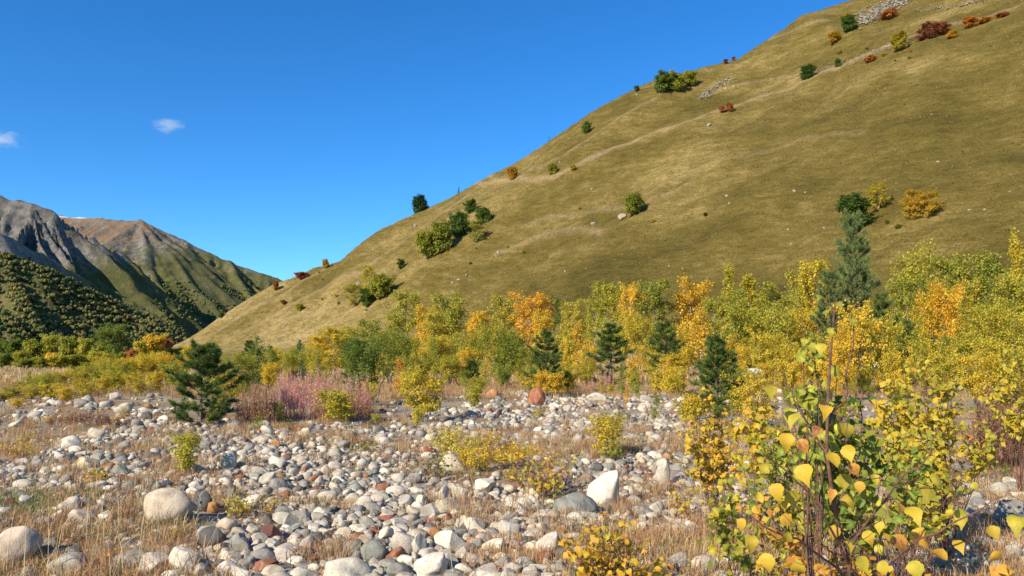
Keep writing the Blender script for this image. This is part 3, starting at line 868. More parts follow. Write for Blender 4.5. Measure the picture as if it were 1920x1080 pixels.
def stone_mass(name, items, sub, label, tone=1.0):
    lib = LOW[sub]; Vs, Fs, Cs = [], [], []; n = 0
    for (x, y, z, a, b, c) in items:
        V, F = lib[rs.integers(len(lib))]
        e = Euler((rs.normal(0, .2), rs.normal(0, .2), rs.uniform(0, 6.28))).to_matrix()
        M = np.array(e) @ np.diag([a / 2, b / 2, c / 2])
        Vs.append(V @ M.T + [x, y, z]); Fs.append(F + n); n += len(V)
        col = np.array(STONE_COL[_cn[rs.choice(len(_cn), p=_cp)]]) * rs.uniform(.8, 1.12) * tone
        Cs.append(np.broadcast_to(col, (len(F), 3)))
    me = mesh_np(name, np.concatenate(Vs), np.concatenate(Fs), M_STONES, sub > 1, None, {'col': np.concatenate(Cs)})
    o = link(name, me); o['kind'] = 'stuff'; o['label'] = label; o['category'] = 'stones'
    return o
near_i = [i for i in mass if rest[i, 1] < 8.5 and rest[i, 2] > 0.085]
mid_i = [i for i in mass if not (rest[i, 1] < 8.5 and rest[i, 2] > 0.085)]
def items_of(idx):
    out = []
    for i in idx:
        x, y, d = rest[i]; fl = rs.uniform(.42, .8)
        out.append((x, y, float(ground_z(x, y)) + d * fl * rs.uniform(0.10, 0.28), d * 1.12, d * rs.uniform(.72, .95), d * fl * 1.1))
    return out
stone_mass('cobbles', items_of(near_i), 3, 'bed of smaller pale cobbles between the larger stones near the camera')
mid_big = [i for i in mid_i if show[i] > .0105]; mid_small = [i for i in mid_i if show[i] <= .0105]
stone_mass('gravel', items_of(mid_big), 2, 'scatter of middle-sized pale stones over the whole bar')
stone_mass('gravel', items_of(mid_small), 1, 'scatter of the smallest stones on the far part of the bar')
# pebbles that fill the gaps
px_, py_ = [], []
npb = 15000
yy = 1.0 / rs.uniform(1 / 13.0, 1 / 4.6, npb); xx = rs.uniform(-.7, .7, npb) * (yy + .5)
kp = rs.uniform(0, 1, npb) < cover(SD, xx, yy) / 9.0 * 1.1 - 0.1
xx, yy = xx[kp], yy[kp]; dd = rs.uniform(0.018, 0.05, len(xx)); zz = ground_z(xx, yy)
stone_mass('pebbles', [(x, y, z + d * .2, d, d * .8, d * .6) for x, y, z, d in zip(xx, yy, zz, dd)], 1, 'fine pebbles lying between the cobbles')
# ------------------------------------------------------------------ grass
def grass_mass(name, pts, hgt, nblade, width, label, rng, bias=0.0, segs=2, spread=0.10, lean=0.35, green=0.08, M=None):
    """tufts of bent blades at pts"""
    n = len(pts) * nblade
    base = np.repeat(pts, nblade, 0) + np.concatenate([rng.normal(0, spread, (n, 2)), np.zeros((n, 1))], 1)
    tone = np.repeat(np.clip(rng.normal(0.45 + bias, 0.16, len(pts)), 0, 0.84), nblade) + rng.normal(0, 0.09, n)
    tone = np.where(np.repeat(rng.uniform(0, 1, len(pts)) < green, nblade), rng.uniform(0.84, 1.0, n), np.clip(tone, 0, 0.86))
    h = np.repeat(hgt * rng.uniform(.5, 1.25, len(pts)), nblade) * rng.uniform(.45, 1.15, n)
    az = rng.uniform(0, 6.283, n); ln = np.abs(rng.normal(0, lean, n)) + 0.05
    d = np.stack([np.cos(az), np.sin(az), np.zeros(n)], 1)
    sd = np.stack([-np.sin(az), np.cos(az), np.zeros(n)], 1)
    tw = rng.uniform(0, 3.14, n)
    sd = sd * np.cos(tw)[:, None] + d * np.sin(tw)[:, None] * 0.8
    wv = (width * rng.uniform(.6, 1.3, n))[:, None]
    p1 = base + d * (h * ln * 0.35)[:, None] + np.array([0, 0, 1.0]) * (h * 0.55)[:, None]
    p2 = base + d * (h * ln * 1.25)[:, None] + np.array([0, 0, 1.0]) * (h * np.clip(1 - 0.45 * ln, .25, 1))[:, None]
    if segs == 2:
        V = np.stack([base - sd * wv / 2, base + sd * wv / 2, p1 + sd * wv * .42, p1 - sd * wv * .42, p2 + sd * wv * .1, p2 - sd * wv * .1], 1).reshape(-1, 3)
        o = (np.arange(n) * 6)[:, None]
        F = np.concatenate([o + [[0, 1, 2, 3]], o + [[3, 2, 4, 5]]], 1).reshape(-1, 4); A = np.repeat(tone, 2)
    else:
        V = np.stack([base - sd * wv / 2, base + sd * wv / 2, p2 + sd * wv * .15, p2 - sd * wv * .15], 1).reshape(-1, 3)
        F = np.arange(4 * n).reshape(-1, 4); A = tone
    me = mesh_np(name, V, F, M or M_GRASS, False, {'rnd': A})
    o = link(name, me); o['kind'] = 'stuff'; o['label'] = label; o['category'] = 'grass'
    return o
rg = np.random.default_rng(5)
def grass_pts(n, y0, y1, thr=0.0, power=1.0):
    yy = 1.0 / rg.uniform(1 / y1, 1 / y0, n); xx = rg.uniform(-.8, .8, n) * (yy + .6)
    c = np.clip(cover(GD, xx, yy) / 9.0 + 0.38 * fbm(xx / 0.7, yy / 0.7, 91, 3), 0, 1) ** power
    k = rg.uniform(0, 1, n) < c * 1.05 - thr
    xx, yy = xx[k], yy[k]
    return np.stack([xx, yy, ground_z(xx, yy)], 1)

TUFTS = bpy.data.collections.new('grass_tufts')
TUFTS_SHORT = bpy.data.collections.new('short_grass_tufts')
def tuft(coll, seed, nbl, hgt, width, spread, lean, tone, tsd, segs=2):
    o = grass_mass('grass_tuft', np.zeros((1, 3)), hgt, nbl, width, '', np.random.default_rng(seed), 0, segs, spread, lean, 0)
    r = np.random.default_rng(seed + 1)
    o.data.attributes['rnd'].data.foreach_set('value', np.ascontiguousarray(np.repeat(np.clip(r.normal(tone, tsd, nbl), 0, 1), segs), np.float32))
    COL.objects.unlink(o); coll.objects.link(o)
for i in range(18):
    tone = [.30, .42, .50, .36, .60, .70, .44, .55, .28, .42, .78, .92][i % 12]
    tuft(TUFTS, 3000 + i, 52, [.13, .17, .11, .20, .15][i % 5], .0050, [.05, .08, .11][i % 3], [.35, .6, .85][i % 3], tone, .09)
for i in range(10):
    tuft(TUFTS_SHORT, 3100 + i, 46, .065, .0065, .10, 1.3, [.22, .3, .38, .28, .5, .9, .35, .26, .45, .32][i], .11, 1)
def scatter(name, pts, scl, coll, label):
    me = bpy.data.meshes.new(name); me.vertices.add(len(pts)); me.vertices.foreach_set('co', np.ascontiguousarray(pts, np.float32).ravel())
    a = me.attributes.new('scl', 'FLOAT', 'POINT'); a.data.foreach_set('value', np.ascontiguousarray(scl, np.float32))
    me.update()
    o = link(name, me); o['kind'] = 'stuff'; o['label'] = label; o['category'] = 'grass'
    ng = bpy.data.node_groups.new(name, 'GeometryNodeTree')
    ng.interface.new_socket('Geometry', in_out='INPUT', socket_type='NodeSocketGeometry'); ng.interface.new_socket('Geometry', in_out='OUTPUT', socket_type='NodeSocketGeometry')
    N = ng.nodes.new; L = ng.links.new
    gi = N('NodeGroupInput'); go = N('NodeGroupOutput'); ip = N('GeometryNodeInstanceOnPoints'); ci = N('GeometryNodeCollectionInfo')
    ci.inputs['Collection'].default_value = coll; ci.inputs['Separate Children'].default_value = True; ci.inputs['Reset Children'].default_value = True
    rv = N('FunctionNodeRandomValue'); rv.data_type = 'FLOAT_VECTOR'; rv.inputs[0].default_value = (-.12, -.12, 0); rv.inputs[1].default_value = (.12, .12, 6.28)
    na = N('GeometryNodeInputNamedAttribute'); na.data_type = 'FLOAT'; na.inputs['Name'].default_value = 'scl'
    ip.inputs['Pick Instance'].default_value = True
    L(gi.outputs[0], ip.inputs['Points']); L(ci.outputs[0], ip.inputs['Instance']); L(rv.outputs[0], ip.inputs['Rotation']); L(na.outputs[0], ip.inputs['Scale']); L(ip.outputs[0], go.inputs[0])
    md = o.modifiers.new('scatter', 'NODES'); md.node_group = ng
    return o
p_ = grass_pts(11500, 4.3, 15, .24)
scatter('dry_grass', p_, rg.uniform(.5, 1.35, len(p_)), TUFTS, 'brown and straw-coloured dry grass growing between the stones')
p_ = grass_pts(9000, 4.3, 13, .05)
scatter('low_grass', p_, rg.uniform(.6, 1.5, len(p_)), TUFTS_SHORT, 'short matted dry grass and litter at ground level')
p_ = grass_pts(10000, 12, 30, .28)
scatter('meadow_grass', p_, rg.uniform(.7, 1.35, len(p_)), TUFTS, 'dry grass on the back of the gravel bar')
p_ = grass_pts(9000, 26, 60, .0)
scatter('shrub_grass', p_, rg.uniform(1.2, 2.2, len(p_)), TUFTS, 'dry grass under and between the shrubs')
TUFTS_GREEN = bpy.data.collections.new('green_grass_tufts')
for i in range(4): tuft(TUFTS_GREEN, 3200 + i, 60, .07, .006, .12, 1.0, .93, .05, 1)
g_ = []
for (u, v, ru, rv, n) in [(40, 945, 60, 22, 110), (15, 975, 30, 12, 40), (150, 925, 50, 10, 30), (310, 1000, 30, 10, 14), (130, 1010, 60, 14, 16), (20, 1070, 30, 10, 14), (880, 890, 60, 8, 14)]:
    for _ in range(n):
        p = hit(u + rg.normal(0, ru * .5), min(v + rg.normal(0, rv * .5), 1078)); g_.append(p)
g_ = np.array(g_); scatter('green_grass', g_, rg.uniform(.6, 1.3, len(g_)), TUFTS_GREEN, 'patches of short green grass and moss among the stones on the left')
tp = grass_pts(420, 5, 20, .2)
grass_mass('grass_stalks', tp, 0.62, 5, 0.0045, 'tall thin straw stalks standing above the stones', rg, 0.22, 2, 0.05, 0.18, 0.0)
# the far field at the left and the open ground between the trees
n = 9000; yy = 1 / rg.uniform(1 / 190., 1 / 40., n); xx = rg.uniform(-.72, .72, n) * yy
grass_mass('field_grass', np.stack([xx, yy, ground_z(xx, yy)], 1), 0.38, 6, 0.07, 'pale dry grass of the field beyond the shrubs', rg, 0.12, 1, 0.5, 0.4, 0.06)
# tussocks on the hillside
n = 60000; xx = rg.uniform(-200, 300, n); yy = rg.uniform(120, 424, n)
d_ = HN[0] * (xx - HA[0]) + HN[1] * (yy - HA[1]); k = d_ > 3
xx, yy = xx[k], yy[k]
M_TUSS = simple_rnd_material('hill_tussock', [(0.0, (0.095, 0.074, 0.015)), (0.35, (0.16, 0.115, 0.025)), (0.6, (0.26, 0.18, 0.052)), (0.86, (0.44, 0.32, 0.14)), (1.0, (0.11, 0.105, 0.02))], 0.9, 0.15)
zz = hill_z(xx, yy)
uu_, vv_, _ = project(np.stack([xx, yy, zz], 1))
t_d = 0.20 * sstep(1000, 420, uu_) + 0.06 * fbm(xx / 25, yy / 25, 44, 2)
pts = np.stack([xx, yy, zz - 0.05], 1)
o_ = grass_mass('hillside_grass', pts, 0.42, 3, 0.34, 'short olive and straw tussocks covering the hillside', rg, -0.06, 1, 0.35, 0.6, 0.06, M_TUSS)

# ------------------------------------------------------------------ leafy plants
def skeleton(rng, Hh, W, form):
    """stems and twigs of a leafy plant: segments (p0, p1, r0, r1) and twig lines for leaves"""
    S = []; T = []
    ns = {'tree': 1, 'spire': 1, 'round': 3, 'shrub': 7, 'willow': 9, 'low': 9}[form]
    rad = W / 2
    def env(t):      # crown radius at height fraction t
        if form == 'spire': return rad * (1.05 * np.clip(1.02 - t, 0, 1) ** 0.75) * np.clip(t / 0.16, 0, 1) ** .5
        if form == 'tree': return rad * np.sqrt(np.clip(1 - ((t - 0.48) / 0.56) ** 2, 0.02, 1))
        if form == 'round': return rad * np.sqrt(np.clip(1 - ((t - 0.42) / 0.60) ** 2, 0.02, 1))
        if form == 'shrub': return rad * np.sqrt(np.clip(1 - ((t - 0.45) / 0.62) ** 2, 0.02, 1))
        if form == 'willow': return rad * (0.45 + 0.75 * np.clip(t, 0, 1)) * np.clip((1.05 - t) / 0.35, 0.1, 1)
        return rad * np.sqrt(np.clip(1 - ((t - 0.3) / 0.75) ** 2, 0.05, 1))
    lobes = rng.uniform(0, 6.28, 4)
    def lobe(az, t):
        return 0.86 + 0.16 * np.sin(2 * az + lobes[0] + 3 * t) + 0.12 * np.sin(3 * az + lobes[1] - 5 * t) + 0.10 * np.sin(9 * t + lobes[2])
    r0 = 0.013 * Hh if ns == 1 else 0.008 * Hh
    for s in range(ns):
        az = rng.uniform(0, 6.28); lean = (0.04 if ns == 1 else rng.uniform(.2, .75)) * rad * (0.6 if form in ('round',) else 1)
        if form in ('willow', 'low'): lean = rng.uniform(.3, 1.0) * rad
        top_t = 1.0 if ns == 1 else rng.uniform(.75, 1.0)
        tip = np.array([math.cos(az) * lean, math.sin(az) * lean, Hh * top_t * (0.97 if form != 'low' else rng.uniform(.5, .95))])
        b0 = np.array([math.cos(az), math.sin(az), 0]) * (0 if ns == 1 else rad * 0.08)
        m = 7; tt = np.linspace(0, 1, m)
        pts = b0 + (tip - b0) * np.stack([tt ** 1.25, tt ** 1.25, tt], 1) + rng.normal(0, 0.012 * Hh, (m, 3)) * (tt > 0)[:, None]
        rr = r0 * (1 - 0.85 * tt)
        for i in range(m - 1): S.append((pts[i], pts[i + 1], rr[i], rr[i + 1]))
        nb = {'tree': 70, 'spire': 80, 'round': 18, 'shrub': 9, 'willow': 7, 'low': 7}[form]
        t_lo = {'tree': .05, 'spire': .06, 'round': .12, 'shrub': .15, 'willow': .25, 'low': .2}[form]
        for b in range(nb):
            t = rng.uniform(t_lo, 0.97) ** 0.9
            i = min(int(t * (m - 1)), m - 2); f = t * (m - 1) - i
            st = pts[i] * (1 - f) + pts[i + 1] * f
            a2 = rng.uniform(0, 6.28)
            hz = st[2] / Hh
            Lr = env(hz) * lobe(a2, hz) * rng.uniform(.65, 1.05)
            if ns > 1: Lr = Lr * 0.62
            rise = {'tree': .55, 'spire': .5, 'round': .5, 'shrub': .6, 'willow': 1.3, 'low': .45}[form] * rng.uniform(.4, 1.3)
            en = st + np.array([math.cos(a2) * Lr, math.sin(a2) * Lr, Lr * rise])
            en[2] = min(en[2], Hh * 1.0)
            mid = (st + en) / 2 + rng.normal(0, .05 * Lr, 3)
            rb = max(r0 * 0.38 * (1 - 0.6 * t), 0.0015 * Hh)
            S.append((st, mid, rb, rb * .7)); S.append((mid, en, rb * .7, rb * .3))
            T.append((mid * .4 + st * .6, en))
            for q in range(4):
                g = rng.uniform(.35, 1); s2 = st * (1 - g) + en * g
                e2 = s2 + unit(rng.normal(size=3) + np.array([math.cos(a2), math.sin(a2), .5])) * Lr * rng.uniform(.2, .42)
                e2[2] = np.clip(e2[2], 0.02 * Hh, Hh * 1.02)
                S.append((s2, e2, rb * .35, rb * .15)); T.append((s2, e2))
        T.append((pts[-2], pts[-1])); T.append((pts[-3], pts[-1]))
    return S, T

def leafy_meshes(seed, Hh, W, form, nleaf, lsize, bark, aspect=0.75, jit=1.0, lmat=None):
    rng = np.random.default_rng(seed)
    S, T = skeleton(rng, Hh, W, form)
    V, F = tubes([s[0] for s in S], [s[1] for s in S], [s[2] for s in S], [s[3] for s in S], 4)
    stem_me = mesh_np('stems', V, F, bark, False)
    A = np.array([t[0] for t in T]); B = np.array([t[1] for t in T])
    Ln = np.linalg.norm(B - A, axis=1); p = Ln / Ln.sum()
    idx = rng.choice(len(T), nleaf, p=p)
    f = rng.uniform(0, 1, nleaf) ** 0.8
    C = A[idx] + (B[idx] - A[idx]) * f[:, None] + rng.normal(0, lsize * 0.8 * jit, (nleaf, 3))
    C[:, 2] = np.maximum(C[:, 2], lsize * .5)
    out = unit(C - np.array([0, 0, Hh * .4])) * 0.7
    V, F = leaf_quads(rng, C, lsize, 0.25, out, 0.25, aspect)
    twig_tone = rng.uniform(0, 1, len(T))[idx]
    tone = np.clip(0.55 * twig_tone + 0.45 * rng.uniform(0, 1, nleaf), 0, 1)
    crown_me = mesh_np('crown', V, F, lmat or M_LEAF, False, {'rnd': tone})
    return stem_me, crown_me, Hh, W

LIB = {
    'tree': [leafy_meshes(200 + i, 8, 5.2, 'tree', 6500, 0.22, M_BIRCH) for i in range(7)],
    'spire': [leafy_meshes(220 + i, 8, 3.4, 'spire', 5200, 0.19, M_BIRCH) for i in range(4)],
    'round': [leafy_meshes(240 + i, 5, 5, 'round', 7500, 0.27, M_BARK) for i in range(5)],
    'shrub': [leafy_meshes(260 + i, 2.2, 2.2, 'shrub', 4800, 0.068, M_BARK) for i in range(7)],
    'willow': [leafy_meshes(280 + i, 2.4, 2.0, 'willow', 5200, 0.080, M_BARK, 0.5) for i in range(5)],
    'sapling': [leafy_meshes(300 + i, 2.6, 1.3, 'spire', 2400, 0.068, M_BIRCH) for i in range(6)],
    'low': [leafy_meshes(320 + i, 0.7, 1.0, 'low', 1100, 0.042, M_BARK, 0.65) for i in range(4)],
    'seedling': [leafy_meshes(360 + i, 0.28, 0.32, 'low', 110, 0.030, M_REDSTEM, 0.65) for i in range(5)],
    'smallshrub': [leafy_meshes(340 + i, 0.8, 0.75, 'shrub', 1700, 0.044, M_BARK, 0.7) for i in range(4)],
}
KIND = {'tree': ('birch_tree', 'birch tree', 'tree'), 'spire': ('birch_tree', 'slender birch tree', 'tree'), 'round': ('bush', 'rounded bush', 'bush'),
        'shrub': ('shrub', 'leafy shrub', 'shrub'), 'willow': ('willow_shrub', 'upright willow shrub', 'shrub'), 'sapling': ('birch_sapling', 'young birch', 'sapling'),
        'low': ('low_shrub', 'low leafy shrub', 'shrub'), 'seedling': ('seedling', 'leafy seedling', 'seedling'), 'smallshrub': ('small_shrub', 'small leafy shrub', 'shrub')}
def colour_word(a, val=1.0):
    if a < .16: return 'dark green'
    if a < .34: return 'green'
    if a < .47: return 'yellow-green'
    if a < .58: return 'yellowish'
    if a < .72: return 'bright yellow'
    if a < .86: return 'orange'
    return 'red-brown'
_cnt = {}
def leafy(x, y, z, hgt, wid, form, autumn, spread=0.22, val=1.0, group=None, label=None, lm=None, var=None, sink=0.03):
    k = _cnt.get(form, 0); _cnt[form] = k + 1
    rr = random.Random(k * 31 + len(form))
    lib = LIB[form]; st, cr, h0, w0 = lib[(k if var is None else var) % len(lib)]
    name, noun, cat = KIND[form]
    root = empty(name, (x, y, z - sink * hgt), rr.uniform(0, 6.28), (wid / w0, wid / w0, hgt / h0))
    t = link('trunk' if form in ('tree', 'spire', 'sapling') else 'stems', st, root)
    c = link('crown', cr, root); c.color = (autumn, spread, val, 1)
    u, v, _ = project(np.array([x, y, z + hgt * .5]))
    if label:
        tag(root, label, cat, group)
    else:
        THINGS.append(dict(o=root, col=colour_word(autumn), noun=noun, u=float(u), v=float(v), cat=cat, group=group, y=y, shape=''))
    if lm: LANDMARKS.append((lm, float(u), float(v)))
    return root

def plant_px(u, base_v, top_v, wpx, form, autumn, depth=None, **kw):
    """depth: metres in front of the camera; else where base_v meets the ground"""
    if depth is None:
        p = hit(u, base_v)
    else:
        d = px_dir(u, 600); x = d[0] / d[1] * depth
        p = np.array([x, depth, float(H(x, depth))])
    top = at(u, top_v, p[1])[2]
    hgt = max(top - p[2], 0.25)
    return leafy(p[0], p[1], p[2], hgt, wpx * p[1] / FPX, form, autumn, **kw)

# --- bushes on the hillside: u, base v, top v, width, form, autumn, brightness
HB = [(1240, 174, 133, 44, 'round', .26, 1.0), (1268, 172, 128, 46, 'round', .40, 1.0), (1291, 162, 130, 36, 'round', .44, 1.0),
      (1590, 60, 28, 38, 'round', .13, 1.2), (1565, 82, 58, 34, 'round', .72, .7), (1590, 40, 24, 26, 'round', .66, .8), (1664, 38, 13, 42, 'round', .90, 1.1),
      (1690, 94, 58, 44, 'round', .52, .9), (1738, 74, 42, 52, 'round', .97, 1.0), (1766, 66, 40, 44, 'round', .93, 1.0), (1820, 52, 32, 40, 'round', .82, .9), (1845, 44, 32, 30, 'round', .80, .9),
      (1876, 34, 24, 34, 'round', .91, 1.1), (1786, 72, 56, 26, 'round', .74, .9), (1514, 150, 118, 32, 'round', .10, 1.1), (1572, 127, 108, 17, 'round', .20, 1.0),
      (1630, 118, 102, 26, 'round', .88, 1.0), (1352, 212, 197, 18, 'round', .91, 1.0), (1367, 210, 192, 22, 'round', .91, 1.0), (1361, 120, 110, 13, 'round', .95, .9), (1376, 114, 105, 11, 'round', .92, 1.0),
      (1098, 251, 223, 22, 'round', .22, 1.1), (1035, 329, 304, 26, 'round', .42, .9), (1075, 320, 309, 16, 'round', .58, .9), (961, 339, 309, 30, 'round', .76, .65),
      (861, 357, 343, 16, 'round', .15, 1.1), (927, 323, 311, 16, 'round', .18, 1.1), (906, 333, 326, 12, 'round', .30, .9), (1031, 258, 249, 11, 'round', .15, 1.0), (1194, 172, 159, 15, 'round', .2, 1.0),
      (880, 400, 372, 34, 'round', .22, 1.0), (861, 446, 385, 50, 'round', .17, 1.0), (905, 421, 384, 38, 'round', .24, 1.0), (825, 475, 410, 54, 'round', .36, 1.0), (802, 487, 425, 48, 'round', .42, 1.0),
      (893, 456, 412, 32, 'tree', .42, 1.0), (752, 505, 484, 20, 'round', .16, 1.0), (663, 577, 530, 34, 'tree', .46, 1.0), (693, 560, 498, 34, 'tree', .52, 1.0), (712, 562, 505, 58, 'round', .40, 1.0), (690, 576, 535, 36, 'round', .17, 1.0),
      (610, 504, 484, 16, 'round', .66, .7), (567, 524, 508, 30, 'round', .96, 1.1), (517, 545, 525, 15, 'round', .94, 1.0), (533, 572, 560, 14, 'round', .98, 1.0), (563, 584, 568, 18, 'round', .46, .9), (415, 597, 584, 13, 'round', .25, .9),
      (1188, 404, 356, 46, 'round', .36, 1.0), (1608, 428, 358, 82, 'round', .20, .85), (1648, 396, 340, 46, 'tree', .55, 1.0), (1712, 412, 355, 46, 'tree', .68, .85), (1740, 410, 352, 48, 'tree', .66, .85)]
HLAB = {(1608, 428): ('large dark green rounded bush low on the hillside above the tall pine', 'the large dark green bush on the slope'),
        (1648, 396): ('yellow tree right behind the large dark green bush on the slope', 'the yellow tree on the slope'),
        (1188, 404): ('single yellow-green bush beside a pale rock in mid slope', 'the lone bush in mid slope'),
        (861, 446): ('tall dark green bush in the middle of the clump on the spur', 'the dark clump on the spur'),
        (961, 339): ('brownish round bush standing by the trail', 'the brown bush by the trail'),
        (1514, 150): ('dark green bush by the stony rim of the upper trail', 'the dark bush by the upper trail'),
        (1690, 94): ('yellow-green bush left of the brown thicket on the upper trail', 'the yellow bush by the upper trail'),
        (1664, 38): ('red bush at the lower end of the upper scree', 'the red bush by the scree'),
        (1268, 172): ('yellow-green middle bush of the clump on the skyline', 'the clump on the skyline'),
        (712, 562): ('large olive bush of the clump at the foot of the spur', 'the clump at the foot of the spur')}
for (u, vb, vt, wpx, form, a, val) in HB:
    lab = HLAB.get((u, vb), (None, None))
    plant_px(u, vb, vt, wpx * 1.12, form, a, val=val, spread=.14, group='bushes on the hillside', label=lab[0], lm=lab[1], sink=0.06)
rf = np.random.default_rng(80)
for (u0, v0, n) in [(840, 470, 9), (700, 572, 8), (1262, 176, 6), (1700, 90, 6), (1640, 425, 7), (1190, 405, 4), (600, 520, 6), (1560, 90, 4)]:
    for _ in range(n):
        u = u0 + rf.normal(0, 55); v = v0 + rf.normal(4, 16)
        p = hit(u, v)
        if p[1] > 416: continue
        hh = rf.uniform(.6, 1.6)
        leafy(p[0], p[1], p[2], hh, hh * rf.uniform(1.0, 1.7), 'round', float(np.clip(rf.normal(.42, .2), .15, .95)), .14, .85, group='bushes on the hillside', sink=.1)
# the bush that stands out against the sky on the ridge
plant_px(786, 404, 364, 42, 'round', .06, val=.8, spread=.1, depth=424, group='bushes on the hillside', label='dark bush standing against the sky on the ridge', lm='the dark bush on the ridge')

